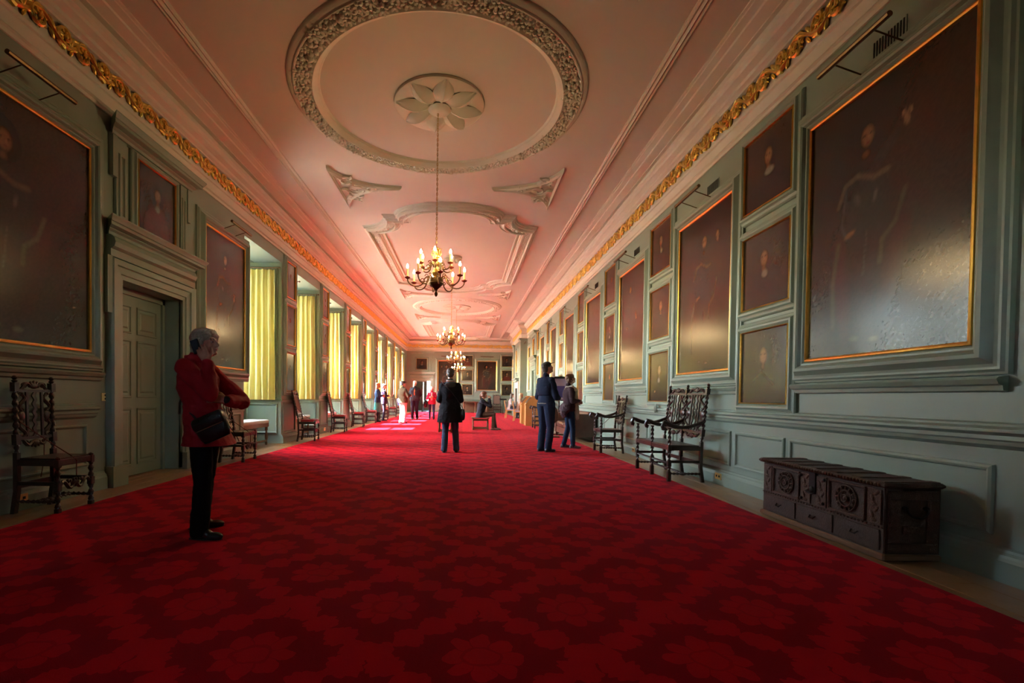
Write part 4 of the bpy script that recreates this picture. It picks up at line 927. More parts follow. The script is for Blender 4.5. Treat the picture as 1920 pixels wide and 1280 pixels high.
# ---------------------------------------------------------------- leather settee
def leather_settee():
    t = thing('leather_settee', 'low brown leather settee with rounded arm beyond the lone armchair', 'settee', (2.93, 12.7, 0))
    for sy in (-1, 1):
        b = B(); prof = [(-.32,.12),(.32,.12),(.32,.60),(.28,.66),(.15,.69),(-.10,.69),(-.24,.66),(-.31,.58),(-.32,.50)]
        b.rings([[(x*(1-.02*e), sy*.92+y_, z-(.02*e if z > .3 else 0)) for x, z in prof] for y_, e in ((-.09,1),(-.075,0),(.075,0),(.09,1))]); b.obj('arm', LEATHER, t, True)
    b = B(); rbox(b, .14, -.86, .14, .33, .86, .74, .04); b.obj('back', LEATHER, t, True)
    for i in range(2): rbox(B(), -.30, -.82+.82*i, .28, .16, 0+.82*i, .44, .04).obj('seat_cushion', LEATHER, t, True)
    B().cbox(-.30, -.84, .12, .30, .84, .29, .01).obj('base', LEATHER, t)
    for sx in (-.26, .27):
        for sy in (-.95, .95): B().turn((sx,sy,0), (sx,sy,.13), [(0,.028),(.6,.03),(1,.035)], 8).obj('leg', DARKOAK, t)
leather_settee()
# ---------------------------------------------------------------- oak consoles, modern chairs, stools, stands, table
def console(label, y):
    t = thing('listening_console', label, 'console', (2.62, y, 0), 0, 'pale oak consoles'); pr = [(-.28,0),(.30,0),(.30,1.12),(-.06,1.14),(-.30,.82),(-.28,.78)]
    B().rings([[(x, yy, z) for x, z in pr] for yy in (-.275, .275)]).obj('cabinet', OAKPALE, t)
    B().add([(-.265,-.2,.875),(-.265,.2,.875),(-.095,.2,1.10),(-.095,-.2,1.10),(-.272,-.2,.885),(-.272,.2,.885),(-.102,.2,1.112),(-.102,-.2,1.112)], [(4,5,6,7),(0,1,5,4),(1,2,6,5),(2,3,7,6),(3,0,4,7)]).obj('touch_screen', BLACKM, t)
    for s_ in (-.30, .27): B().rings([[(x, yy, z) for x, z in [(-.31,0),(.31,0),(.31,1.13),(-.06,1.155),(-.33,.82),(-.31,.78)]] for yy in (s_, s_+.03)]).obj('side_panel', OAKPALE, t)
console('slant-topped pale oak console nearer the camera', 18.2); console('slant-topped pale oak console farther from the camera', 19.6)
def modern_chair(label, loc, rz):
    t = thing('oak_chair', label, 'chair', loc, rz, 'pale oak chairs with lilac seats')
    for sx in (-1, 1):
        B().cbox(sx*.2-.02, .18, 0, sx*.2+.02, .22, .43, .003).obj('leg', OAKPALE, t)
        B().rings([[(sx*.2-.02, -.2-.02+o, z), (sx*.2+.02, -.2-.02+o, z), (sx*.2+.02, -.18+o, z), (sx*.2-.02, -.18+o, z)] for z, o in ((0,-.06),(.43,0),(.88,-.09))]).obj('leg', OAKPALE, t)
    B().cbox(-.22, -.2, .40, .22, .22, .44, .004).obj('seat_frame', OAKPALE, t); rbox(B(), -.21, -.19, .43, .21, .21, .48, .02).obj('seat', BLUEF, t, True)
    B().rings([[(-.2,-.215+o,z),(.2,-.215+o,z),(.2,-.185+o,z),(-.2,-.185+o,z)] for z, o in ((.56,-.02),(.86,-.085))]).obj('backrest', BLUEF, t)
    B().rings([[(-.2,-.22+o,z),(.2,-.22+o,z),(.2,-.18+o,z),(-.2,-.18+o,z)] for z, o in ((.86,-.085),(.92,-.10))]).obj('top_rail', OAKPALE, t)
modern_chair('pale oak chair with lilac back, nearer of the pair by the consoles', (2.50,21.6,0), -PI/2-.25); modern_chair('pale oak chair with lilac back, farther of the pair by the consoles', (2.38,24.6,0), -PI/2-.25)
def joint_stool(label, loc, rz, w_, d_, h_):
    t = thing('joint_stool', label, 'stool', loc, rz, 'oak joint stools'); W2 = OAKMID
    for sx in (-1, 1):
        for sy in (-1, 1): b = B(); x, y = sx*(w_/2-.04), sy*(d_/2-.04); block(b, x, y, 0, .10, .022); b.turn((x,y,.10), (x,y,h_-.12), [(0,.02),(.1,.026),(.25,.016),(.6,.026),(.9,.016),(1,.022)], 8); block(b, x, y, h_-.12, h_-.03, .022); b.obj('leg', W2, t, True)
    B().cbox(-w_/2-.02, -d_/2-.02, h_-.03, w_/2+.02, d_/2+.02, h_, .008).obj('seat', W2, t)
    for z in (.06, h_-.09):
        for sx in (-1, 1): B().cbox(sx*(w_/2-.04)-.012, -d_/2+.04, z-.02, sx*(w_/2-.04)+.012, d_/2-.04, z+.03, .003).obj('stretcher', W2, t)
        for sy in (-1, 1): B().cbox(-w_/2+.04, sy*(d_/2-.04)-.012, z-.02, w_/2-.04, sy*(d_/2-.04)+.012, z+.03, .003).obj('stretcher', W2, t)
joint_stool('oak joint stool under the seated woman', (.52,15.55,0), 0, .56, .42, .42)
joint_stool('dark oak stool glimpsed behind the legs in blue jeans', (-.58,14.3,0), 0, .44, .36, .40)
t = thing('trestle_table', 'long narrow oak table standing against the end wall', 'table', (.75,32.4,0))
B().cbox(-1.0, -.28, .72, .95, .28, .77, .01).obj('tabletop', OAKMID, t)
for sx in (-.8, -.02, .76): B().turn((sx,-.1,.02), (sx,-.1,.72), [(0,.06),(.1,.05),(.25,.03),(.5,.075),(.7,.04),(.8,.06),(1,.07)], 10).obj('leg', OAKMID, t, True)
B().cbox(-.9, -.13, .05, .85, -.07, .11, .005).obj('stretcher', OAKMID, t); B().cbox(-.9, .2, .1, .9, .24, .7, .005).obj('apron', OAKMID, t)
t = thing('information_stand', 'thin black information stand beside the end-wall chair', 'stand', (2.45,30.3,0)); B().cyl((0,0,0), (0,0,.92), .015).obj('pole', BLACKM, t); B().cyl((0,0,0), (0,0,.02), .15, .14, 16).obj('base', BLACKM, t)
B().rings([[(-.22,-.12,.90),(.22,-.12,.90),(.22,-.12,.92),(-.22,-.12,.92)],[(-.22,.12,.98),(.22,.12,.98),(.22,.12,1.0),(-.22,.12,1.0)]]).obj('panel', BLACKM, t)
t = thing('display_panel', 'upright purple display panel between the two standing visitors', 'display', (2.86,14.0,0))
B().box(-.30,-.02,1.02, .16,.02,1.66).obj('panel', pm('display_lavender', (.30,.26,.40), .4), t); B().box(-.27,-.024,1.10, .13,-.02,1.44).obj('screen', pm('display_violet', (.06,.05,.24), .25), t)
B().rings([[(-.32,-.05,1.655),(.18,-.05,1.655),(.18,.05,1.655),(-.32,.05,1.655)],[(-.20,-.04,1.72),(.12,-.04,1.72),(.12,.04,1.72),(-.20,.04,1.72)]]).obj('hood', BLACKM, t)
B().box(-.32,-.03,1.0, .18,.03,1.03).obj('ledge', BLACKM, t); B().cyl((-.07,0,0), (-.07,0,1.0), .02).obj('pole', BLACKM, t); B().cbox(-.30,-.22,0,.16,.22,.04,.01).obj('base', OAKMID, t)
t = thing('pole_screen', 'brown oval pole screen behind the man in blue', 'screen', (2.42,12.9,0)); B().ell((0,0,.62), (.13,.02,.24), 14, 10).obj('screen_panel', pm('tapestry_brown', (.10,.06,.04), .8), t, True)
B().cyl((0,0,.03), (0,0,.95), .012).obj('pole', OAKMID, t); B().cbox(-.16,-.14,0,.16,.14,.05,.012).obj('base', OAKMID, t)
# small grey clips on the dado rail
for i, y in enumerate((7.95,7.1)):
    t = thing('rail_bracket', 'small grey-green leaf-shaped bracket on the dado rail %s' % ('left of the double settee' if i == 0 else 'just above the settee arm'), 'bracket', (R-.09, y, .95), 0, 'brackets on the dado rail')
    B().ell((0,0,-.02), (.02,.05,.085), 8, 6, Matrix.Rotation(.35, 3, 'X')).obj('bracket_leaf', pm('grey_green_metal', (.10,.12,.09), .5), t, True)
# ---------------------------------------------------------------- chandeliers
def chandelier(label, y, zc=2.47):
    t = thing('brass_chandelier', label, 'chandelier', (CX-.02, y, zc), 0, 'brass chandeliers'); n = 14
    def lt(nm, prof, mat=BRONZE): B().rings([[(math.cos(2*PI*j/n)*r_, math.sin(2*PI*j/n)*r_, z) for j in range(n)] for r_, z in prof]).obj(nm, mat, t, True)
    lt('finial', [(.002,0),(.018,.015),(.026,.04),(.018,.065),(.009,.075),(.018,.085),(.02,.095)])
    lt('bowl', [(.018,.095),(.03,.11),(.045,.125),(.08,.155),(.098,.175),(.102,.19),(.095,.20),(.10,.215),(.10,.25),(.09,.255),(.09,.26)])
    lt('stem', [(.05,.26),(.035,.28),(.055,.30),(.065,.33),(.05,.36),(.028,.38),(.035,.40),(.028,.42),(.05,.44),(.06,.48),(.045,.51),(.025,.53),(.05,.545),(.05,.56),(.02,.58),(.035,.60),(.05,.64),(.035,.67),(.01,.69)], BRASS)
    b = B()
    for kk in range(6):
        a = 2*PI*kk/6; b.tube([(math.cos(a)*r_, math.sin(a)*r_, z) for r_, z in ((.03,.56),(.065,.59),(.06,.63),(.035,.645),(.05,.67),(.075,.66))], [.008,.010,.008,.008,.008,.004], 5)
    b.obj('crown', BRASS, t, True)
    def arm(a, R_, zroot, zpan, dip, mesh=None):
        ca, sa = math.cos(a), math.sin(a); P = lambda r_, z: (ca*r_, sa*r_, z); r0 = .08 if dip > .08 else .045
        pts = [P(r0, zroot)]
        for i in range(1, 9): q = i/8; pts.append(P(r0+(R_*.42-r0)*q, zroot+.035*math.sin(PI*q*1.0)))
        for i in range(1, 11): q = i/10; an = PI+PI*q; pts.append(P(R_*.71+math.cos(an)*R_*.29, zroot-.005+math.sin(an)*dip+ (zpan-zroot)*max(0, q-.5)*2))
        o = B().tube(pts, [.009]*len(pts), 6).tube([P(r0+.05+math.cos(w_)*.03*(1-w_/9), zroot+.045+math.sin(w_)*.03*(1-w_/9)) for w_ in [j*.7 for j in range(10)]], .006, 5).tube([P(R_*.42+.02+math.cos(w_)*.035*(1-w_/9), zroot-.02+math.sin(w_)*.035*(1-w_/9)) for w_ in [j*.7 for j in range(10)]], .006, 5).obj('arm', BRONZE, t, True)
        x, y_ = ca*R_, sa*R_
        B().rings([[(x+math.cos(2*PI*j/10)*r_, y_+math.sin(2*PI*j/10)*r_, z) for j in range(10)] for r_, z in ((.012,zpan-.01),(.034,zpan+.002),(.042,zpan+.012),(.040,zpan+.016),(.012,zpan+.008),(.014,zpan+.03))]).obj('drip_pan', pm('copper_pan', (.30,.07,.04), .35, .9), o, True)
        B().cyl((x,y_,zpan+.02), (x,y_,zpan+.135), .0125, .0125, 8).obj('candle', pm('candle_sleeve', (.80,.62,.25), .5), o, True)
        B().rings([[(x+math.cos(2*PI*j/8)*r_, y_+math.sin(2*PI*j/8)*r_, z) for j in range(8)] for r_, z in ((.008,zpan+.135),(.015,zpan+.15),(.016,zpan+.165),(.009,zpan+.185),(.001,zpan+.20))]).obj('bulb', BULB, o, True)
    for i in range(8): arm(2*PI*i/8+.2, .40, .235, .235, .10)
    for i in range(6): arm(2*PI*i/6+.5, .235, .42, .43, .055)
    b = B(); z = .69; kk = 0; top = CZ-zc-.10
    while z < top:
        u = (1,0) if kk % 2 else (0,1)
        b.tube([(math.cos(2*PI*j/8)*.010*u[0], math.cos(2*PI*j/8)*.010*u[1], z+.019+math.sin(2*PI*j/8)*.022) for j in range(8)], .0036, 4, closed=True); z += .034; kk += 1
    b.obj('chain', BRASS, t, True, False)
    B().rings([[(math.cos(2*PI*j/12)*r_, math.sin(2*PI*j/12)*r_, top+z) for j in range(12)] for r_, z in ((.012,-.01),(.045,.01),(.05,.03),(.03,.05),(.03,.06))]).obj('ceiling_rose_cap', pm('red_copper', (.55,.10,.08), .3, .6), t, True)
for y, lb in ((6.62,'largest brass chandelier of lit candle bulbs hanging nearest the camera'),(13.85,'second brass chandelier along the gallery, just below the near one'),(21.3,'third brass chandelier, over the dark-coated visitor'),(28.7,'smallest-looking brass chandelier, hanging lowest beside the far portrait')): chandelier(lb, y)
# ---------------------------------------------------------------- people
V3 = lambda *a: Vector(a)
def blob_mesh(name, elems, voxel, mat, smooth=4, wr=0, wscale=9, cuts=(), fac=.6):
    b = B()
    for e in elems:
        if e[0] == 'c':
            _, p0, p1, r0, r1 = e[:5]; p0 = Vector(p0); p1 = Vector(p1); t = p1-p0; ln = max(t.length, 1e-4); t = t/ln
            a = Vector((0,0,1)) if abs(t.z) < .9 else Vector((1,0,0)); u = t.cross(a).normalized(); w_ = t.cross(u); rs = []
            for k_ in range(5): an = PI/2*(1-k_/4.5); rs.append((p0-t*r0*math.sin(an), r0*math.cos(an)))
            for k_ in range(5): an = PI/2*(k_+.5)/4.5*1.0; rs.append((p1+t*r1*math.sin(min(an, PI/2*.98)), r1*max(.02, math.cos(an))))
            b.rings([[c + (u*math.cos(2*PI*j/12)+w_*math.sin(2*PI*j/12))*max(r_, .0008) for j in range(12)] for c, r_ in rs])
        elif e[0] == 'e': b.ell(e[1], e[2], 14, 10, e[3] if len(e) > 3 else None)
        elif e[0] == 'l': b.rings([[Vector(c)+V3(math.cos(2*PI*j/20)*rx, math.sin(2*PI*j/20)*ry, 0) for j in range(20)] for c, rx, ry in e[1]])
        elif e[0] == 'b': b.rings(e[1])
    me = b.mesh('tmp', None); o = bpy.data.objects.new('tmp', me); C.objects.link(o)
    md = o.modifiers.new('r', 'REMESH'); md.mode = 'VOXEL'; md.voxel_size = voxel
    if smooth: ms = o.modifiers.new('s', 'SMOOTH'); ms.iterations = smooth; ms.factor = fac
    dg = bpy.context.evaluated_depsgraph_get(); out = bpy.data.meshes.new_from_object(o.evaluated_get(dg)); bpy.data.objects.remove(o); bpy.data.meshes.remove(me)
    if wr:
        n = len(out.vertices); co = np.empty(n*3, 'f'); out.vertices.foreach_get('co', co); co = co.reshape(-1, 3); no = np.empty(n*3, 'f'); out.vertices.foreach_get('normal', no); no = no.reshape(-1, 3)
        ds = np.array([mnoise.noise(Vector((p[0]*wscale, p[1]*wscale, p[2]*wscale*.8))) + .6*(1-abs(mnoise.noise(Vector((p[0]*wscale*1.5+3, p[1]*wscale*1.5, p[2]*wscale*1.9)))*2)) for p in co], 'f')
        co = co+no*(ds*wr)[:, None]; out.vertices.foreach_set('co', co.ravel())
    if cuts:
        bm = bmesh.new(); bm.from_mesh(out)
        for pc, pn in cuts:
            r_ = bmesh.ops.bisect_plane(bm, geom=bm.verts[:]+bm.edges[:]+bm.faces[:], plane_co=pc, plane_no=pn, clear_outer=True)
            ed = [g for g in r_['geom_cut'] if isinstance(g, bmesh.types.BMEdge)]
            if ed: bmesh.ops.holes_fill(bm, edges=ed)
        bm.to_mesh(out); bm.free()
    out.polygons.foreach_set('use_smooth', [True]*len(out.polygons)); out.materials.clear(); out.materials.append(mat); out.name = name
    try: out.set_sharp_from_angle(angle=math.radians(60))
    except Exception: pass
    return out
SKIN = pm('skin', (.46,.25,.17), .5, var=.06, scale=8); EYEW = pm('eye_white', (.6,.58,.55), .25); EYED = pm('iris_dark', (.03,.02,.015), .15); LIPM = pm('lips', (.33,.10,.08), .5)
def hand_elems(w, d, nrm, side, curl=.35, s=1):
    """w wrist, d pointing along the hand, nrm out of the back of the hand, side: +1 right, -1 left"""
    d = Vector(d).normalized(); nrm = Vector(nrm); nrm = (nrm-d*nrm.dot(d)).normalized(); x = d.cross(nrm)*side; w = Vector(w)   # x points to the thumb side
    el = [('c', w-d*.01*s, w+d*.03*s, .024*s, .026*s)]
    for i, o in enumerate((-.030,-.010,.010,.029)): el.append(('c', w+d*.02*s+x*o*.6*s, w+(d*.085+x*o)*s, .017*s, .013*s))
    for i, (o, ln) in enumerate(((-.032,.056),(-.011,.070),(.011,.075),(.032,.068))):
        p = w+(d*(.086-.004*abs(i-2))+x*o)*s; a = curl*.5; dd = d; r_ = .0088*s
        for q in (.45,.32,.25):
            a += curl*.5; dn = (d*math.cos(a)-nrm*math.sin(a)+x*o*.6).normalized(); p2 = p+dn*ln*q*s; el.append(('c', p, p2, r_, r_*.93)); p = p2; r_ *= .93
    t0 = w+(d*.022+x*.022)*s; t1 = t0+(d*.030+x*.030-nrm*.012)*s; t2 = t1+(d*.030+x*.010-nrm*.010)*s; t3 = t2+(d*.022+x*.002-nrm*.006)*s
    el += [('c', t0, t1, .014*s, .0115*s), ('c', t1, t2, .0112*s, .0100*s), ('c', t2, t3, .0100*s, .0085*s)]
    return el
def person(label, loc, rz, H=1.7, J=None, head=(0,0), hair=('short',(.1,.08,.06)), top=None, legs=None, shoes=(.02,.018,.016), hands=None, vox=.010, group=None, extras=None, fat=1.0, seated=False, fine=False):
    s = H/1.7
    j = dict(pel=(0,0,.93), wai=(0,.0,1.07), che=(0,.0,1.26), nek=(0,-.01,1.43), hed=(0,.025,1.588), sR=(.150,-.015,1.355), eR=(.215,-.03,1.09), wR=(.225,.06,.87), sL=(-.150,-.015,1.355), eL=(-.215,-.03,1.09), wL=(-.225,.06,.87),
             hR=(.085,0,.90), kR=(.10,.025,.49), aR=(.10,-.03,.085), tR=None, hL=(-.085,0,.90), kL=(-.10,.025,.49), aL=(-.10,-.03,.085), tL=None)
    j = {a: (Vector(v)*s if v else None) for a, v in j.items()}
    for a, v in (J or {}).items(): j[a] = Vector(v)
    for q in 'RL':
        if j['t'+q] is None: j['t'+q] = j['a'+q]+V3(0,.17*s,-.05*s)
    t = thing('person', label, 'person', loc, rz, group)
    Rh = Euler((head[0], 0, head[1]), 'XYZ').to_matrix(); hc = j['hed']; G = lambda x, y, z: hc+Rh @ V3(x, y, z)*s
    E = lambda c, r_, M=None: ('e', G(*c), tuple(q*s for q in r_), Rh @ M if M is not None else Rh)
    def torso(k_, off=0.0, z_hem=None):
        p = [(j['pel']-V3(0,0,.06*s), .135, .095),(j['pel'], .160, .112),(j['wai'], .135, .098),(j['che']-V3(0,0,.06*s), .150, .112),(j['che']+V3(0,0,.03*s), .158, .108),(j['nek']-V3(0,0,.085*s), .125, .085),(j['nek']-V3(0,0,.02*s), .070, .062)]
        return [(c, rx*s*k_+off, ry*s*k_+off) for c, rx, ry in p]
    el = [('l', torso(fat*.96)), ('c', j['nek']-V3(0,0,.02*s), G(0,-.02,-.07), .052*s, .050*s)]
    for q, sg in (('R',1),('L',-1)):
        el += [('c', j['s'+q], j['e'+q], .048*s, .038*s), ('c', j['e'+q], j['w'+q], .038*s, .025*s), ('c', j['h'+q], j['k'+q], .078*s, .052*s), ('c', j['k'+q], j['a'+q], .050*s, .034*s)]
        f = j['t'+q]-j['a'+q]; f.z = 0; f.normalize(); el += [('c', j['a'+q]-f*.03*s-V3(0,0,.045*s), j['a'+q]+f*.13*s-V3(0,0,.055*s), .028*s, .024*s)]
        hd = (hands or {}).get(q); d = (j['w'+q]-j['e'+q]).normalized()
        if hd is None: hd = (d+V3(0,.1,-.1), V3(sg,0,0), .5)
        el += hand_elems(j['w'+q], hd[0], hd[1], sg*(hd[3] if len(hd) > 3 else 1), hd[2], s)
    hd_ = [E((0,-.014,.030),(.073,.090,.080)), E((0,.026,-.022),(.060,.062,.080)), E((0,.044,-.082),(.038,.040,.028)), E((.034,.055,-.030),(.026,.026,.028)), E((-.034,.055,-.030),(.026,.026,.028)),
           ('c', G(-.034,.078,.022), G(.034,.078,.022), .011*s, .011*s), ('c', G(0,.084,.010), G(0,.106,-.026), .008*s, .0125*s), ('e', G(.0,.093,-.030), (.017*s,.010*s,.008*s)), E((0,.083,-.052),(.024,.012,.009)), E((0,.081,-.064),(.022,.011,.008)), E((0,.080,-.088),(.018,.014,.014)),
           E((.074,-.008,-.012),(.008,.017,.030)), E((-.074,-.008,-.012),(.008,.017,.030)), ('c', G(0,-.03,-.06), G(0,.03,-.085), .040*s, .032*s)]
    link('body', blob_mesh('body', el+hd_, vox if not fine else .0052, SKIN, 3 if fine else 2, fac=.5), t)
    if fine or vox <= .008:
        for sx in (-1, 1):
            B().ell(G(sx*.029,.077,-.001), (.0125*s,.0085*s,.0060*s), 10, 6, Rh).obj('eye', EYEW, t, True); B().ell(G(sx*.029,.0835,-.001), (.006*s,.004*s,.0055*s), 8, 5, Rh).obj('iris', EYED, t, True)
            B().tube([G(sx*.045,.077,.019), G(sx*.030,.087,.025), G(sx*.014,.088,.021)], .0035*s, 5).obj('eyebrow', pm('brow', (.12,.08,.05)), t)
        B().ell(G(0,.0935,-.0575), (.021*s,.005*s,.0045*s), 10, 6, Rh).obj('lips', LIPM, t, True)
    # hair
    hk, hcx = hair[:2]; hm = pm('hair_%02d%02d%02d' % tuple(int(q*99) for q in hcx), hcx, .45, var=.45, scale=60, bump=.6, bscale=90)
    he = [E((0,-.022,.040),(.081,.098,.083)), E((0,-.062,-.020),(.068,.052,.066))]
    if hk in ('bob','long','pony'): he += [E((.066,-.025,-.018),(.022,.050,.062)), E((-.066,-.025,-.018),(.022,.050,.062)), E((0,.045,.072),(.062,.048,.036), Matrix.Rotation(-.25, 3, 'X'))]
    if hk == 'bob': he += [E((0,-.070,-.045),(.066,.042,.055)), E((.055,.045,.048),(.022,.042,.030)), E((-.050,.050,.050),(.024,.036,.026))]
    if hk == 'long': he += [E((0,-.065,-.11),(.085,.045,.10)), E((.065,-.02,-.09),(.022,.04,.08)), E((-.065,-.02,-.09),(.022,.04,.08))]
    if hk == 'pony': he += [E((0,-.115,-.01),(.035,.04,.045)), ('c', G(0,-.13,-.02), G(0,-.12,-.16), .030*s, .012*s)]
    link('hair', blob_mesh('hair', he, vox*.7 if not fine else .0045, hm, 2, .0035 if fine else .003, 34), t)
    if hk == 'cap' or (len(hair) > 2 and hair[2] == 'cap'):
        cm = pm('cap_%02d' % int(hair[3][0]*99), hair[3], .8)
        link('cap', blob_mesh('cap', [E((0,-.015,.058),(.086,.102,.066)), ('e', G(0,.105,.062), (.068*s,.055*s,.008*s), Rh)], vox*.7, cm, 2), t)
    # trousers or skirt
    legs = legs or dict(c=(.05,.06,.10)); lm = pm(legs.get('n', 'trouser_%02d%02d%02d' % tuple(int(q*99) for q in legs['c'])), legs['c'], .85, var=.2, scale=6, bump=.2, bscale=60, spec=.15); lk = legs.get('k', 1.0)
    le = [('l', [(c, rx, ry) for c, rx, ry in torso(fat*1.05, .004)[:3]])]
    for q in 'RL':
        le += [('c', j['h'+q], j['k'+q], .092*s*lk*fat, .066*s*lk), ('c', j['k'+q], j['a'+q]+V3(0,0,-.01 if not seated else .02), .064*s*lk, .052*s*legs.get('a', 1.0))]
    link('trousers', blob_mesh('trousers', le, vox, lm, 3, .006*s, 10, cuts=[(V3(0,0,.035), V3(0,0,-1))]), t)
    if legs.get('skirt'):
        z = legs['skirt']; c = j['pel']; sk = [('l', [((c.x,c.y,c.z+.05),.15*s,.11*s),((c.x,c.y,c.z-.1),.185*s,.14*s),((c.x,c.y,z),.23*s,.18*s)])]
        link('skirt', blob_mesh('skirt', sk, vox, pm('skirt_teal', legs['sc'], .8, var=.3), 2, .014, 14), t)
    sh = pm('shoe_%02d' % int(shoes[0]*99), shoes, .35, var=.2, scale=20); so = pm('shoe_sole', (.015,.014,.013), .6)
    for q in 'RL':
        a = j['a'+q]; f = j['t'+q]-a; f.z = 0; f.normalize(); r_ = V3(f.y,-f.x,0); M = Matrix((r_, f, V3(0,0,1))).transposed(); g = a.z-.085*s; g = g if g > .02 else 0
        P = lambda x, y, z: V3(a.x, a.y, 0)+M @ V3(x, y, z)*s+V3(0,0,g)
        se = [('c', P(0,-.035,.045), P(0,.06,.050), .040*s, .040*s), ('e', P(0,.115,.034), (.043*s,.075*s,.034*s), M), ('c', P(0,-.03,.06), P(0,-.01,.09), .040*s, .038*s)]
        so_ = link('shoe', blob_mesh('shoe', se, .007 if vox < .01 else .009, sh, 2, cuts=[(V3(0,0,g+.012), V3(0,0,-1))]), t)
        B().rings([[P(x, y, z) for x, y in [(math.cos(2*PI*i/16)*(.040 if math.sin(2*PI*i/16) < 0 else .044), .048+math.sin(2*PI*i/16)*.135) for i in range(16)]] for z in (.0, .016)]).obj('sole', so, so_)
    # jacket / jumper / coat
    tm = pm(top.get('n', 'top_%02d%02d%02d' % tuple(int(q*99) for q in top['c'])), top['c'], top.get('r', .85), var=.15, scale=5, bump=.2, bscale=70, spec=.2); k_ = top.get('k', 1.12); sl = top.get('sl', 1.0)
    hem = top.get('hem', .82); base = torso(fat*k_, .006); pz = j['pel']
    lo = [((pz.x, pz.y+top.get('hy', 0), hem-.04), .165*s*fat*k_*top.get('fl', 1.0), .118*s*fat*k_*top.get('fl', 1.0)*top.get('fy', 1.0)), ((pz.x, pz.y+top.get('hy', 0)*.5, (hem+pz.z)/2+.02), .165*s*fat*k_*(1+top.get('fl', 1))/2, .118*s*fat*k_*(1+top.get('fl', 1))/2)]
    te = [('l', (lo if hem < pz.z-.04 else [])+[q for q in base[1:] if q[0][2] > hem+.02])]
    te[0] = ('l', sorted(te[0][1], key=lambda q: q[0][2]))
    for q in 'RL':
        dw = (j['w'+q]-j['e'+q]).normalized(); te += [('c', j['s'+q]+V3(0,0,-.01), j['e'+q], .058*s*sl, .054*s*sl), ('c', j['e'+q], j['w'+q]-dw*.025*s, .054*s*sl, .040*s*sl)]
        te += [('c', j['nek']-V3(0,0,.040*s), j['s'+q], .046*s, .050*s)]
    if top.get('collar', 1): te += [('c', j['nek']-V3(0,.0,.03*s), j['nek']+V3(0,-.005,.015*s), .066*s, .060*s)]
    cuts = [(V3(0,0,hem), V3(0,0,-1))]
    link(top.get('part', 'jacket'), blob_mesh('jacket', te, vox if not fine else .006, tm, 4, top.get('w', .010)*s, top.get('ws', 9), cuts=cuts), t)
    return t, j, G, s
def simple_part(t, name, el, vox, mat, wr=0, cuts=()): return link(name, blob_mesh(name, el, vox, mat, 2, wr, 14, cuts), t)
# 1 the woman with the telephone
REDJ = dict(c=(.30,.006,.014), hem=.70, k=1.16, fl=1.13, fy=1.28, hy=.045, sl=1.16, w=.011, ws=8, n='red_jacket_cloth', r=.7)
J = dict(pel=(0,-.06,.86), wai=(0,-.075,1.0), che=(0,-.105,1.17), nek=(0,-.115,1.335), hed=(0,-.055,1.462), sR=(.150,-.12,1.275), eR=(.185,.075,1.085), wR=(.128,.035,1.310), sL=(-.150,-.11,1.275), eL=(-.15,.15,1.02), wL=(.080,.150,1.035),
         hR=(.08,-.05,.84), kR=(.09,-.02,.45), aR=(.09,-.045,.08), tR=(.10,.2,.03), hL=(-.08,-.06,.84), kL=(-.14,-.12,.45), aL=(-.19,-.20,.08), tL=(-.30,.02,.03))
t, j, G, s = person('grey-haired woman in a red jacket with one hand holding a phone to her ear', (-1.90,3.55,0), -PI/2, 1.60, J, head=(.06,-.10), hair=('bob',(.42,.38,.30)), top=REDJ, legs=dict(c=(.003,.003,.004), k=1.02, a=1.35, n='black_trouser_cloth'),
    shoes=(.012,.011,.011), hands=dict(R=((-.10,-.52,.85),(1,.1,.15),.22,1), L=((.45,-.85,.18),(.75,.45,.35),.25,-1)), fine=True, vox=.0065)
link('collar', blob_mesh('collar', [('l', [((0,-.115,1.28),.085,.085),((0,-.12,1.34),.078,.082),((0,-.125,1.365),.070,.074)])], .006, MATS['red_jacket_cloth'], 2, .004, 20), t)
link('scarf', blob_mesh('scarf', [('c', (.0,-.045,1.33), (.05,-.02,1.25), .022, .016), ('c', (0,-.04,1.33), (-.04,-.02,1.26), .022, .016)], .006, pm('pale_scarf', (.45,.42,.36), .8), 2), t)
link('cuff', blob_mesh('cuff', [('c', (.050,.150,1.034), (.078,.150,1.035), .036, .034)], .006, pm('dark_cuff', (.012,.012,.014), .8), 1), t)
wt = thing('mobile_phone', 'dark mobile phone held to the grey-haired woman\'s ear', 'phone', (-1.972,3.455,1.425), 0)
B().cbox(-.030,-.006,-.052,.030,.006,.052,.004).xf(Matrix.Rotation(-.35, 4, 'Y')).obj('phone_body', pm('phone_navy', (.008,.014,.028), .25), wt)
bg_ = thing('shoulder_bag', 'black leather shoulder bag at the hip of the woman in the red jacket', 'handbag', (-1.80,3.37,.84), 0)
BL = pm('black_leather', (.010,.009,.009), .28, var=.2, bump=.15, bscale=60)
Mb = Matrix.Rotation(-.42, 4, 'Y')
b = B(); rbox(b, -.115, -.038, -.09, .115, .038, .09, .028); b.xf(Mb).obj('bag_body', BL, bg_, True)
b = B(); rbox(b, -.118, -.050, .0, .118, .043, .098, .016, 3); b.xf(Mb).obj('flap', BL, bg_, True)
b = B().tube([(-.10,-.053,.004),(.105,-.053,.004)], .0035, 5); b.xf(Mb).obj('zip', pm('zip_metal', (.35,.33,.30), .3, 1.0), bg_)
B().tube([(-.105,-.02,.055),(-.17,.02,.10),(-.24,.10,.16),(-.31,.17,.25),(-.315,.22,.33)], .011, 6, .4).obj('strap', BL, bg_, True)
B().tube([(-.31,.17,.25),(-.315,.13,.17),(-.30,.10,.09)], .010, 6, .4).obj('strap', BL, bg_, True)
b = B().tube([(.115*.9,0,.03),(.155,.02,-.05),(.18,.02,-.10)], .003, 5); b.obj('bag_cord', BL, bg_)
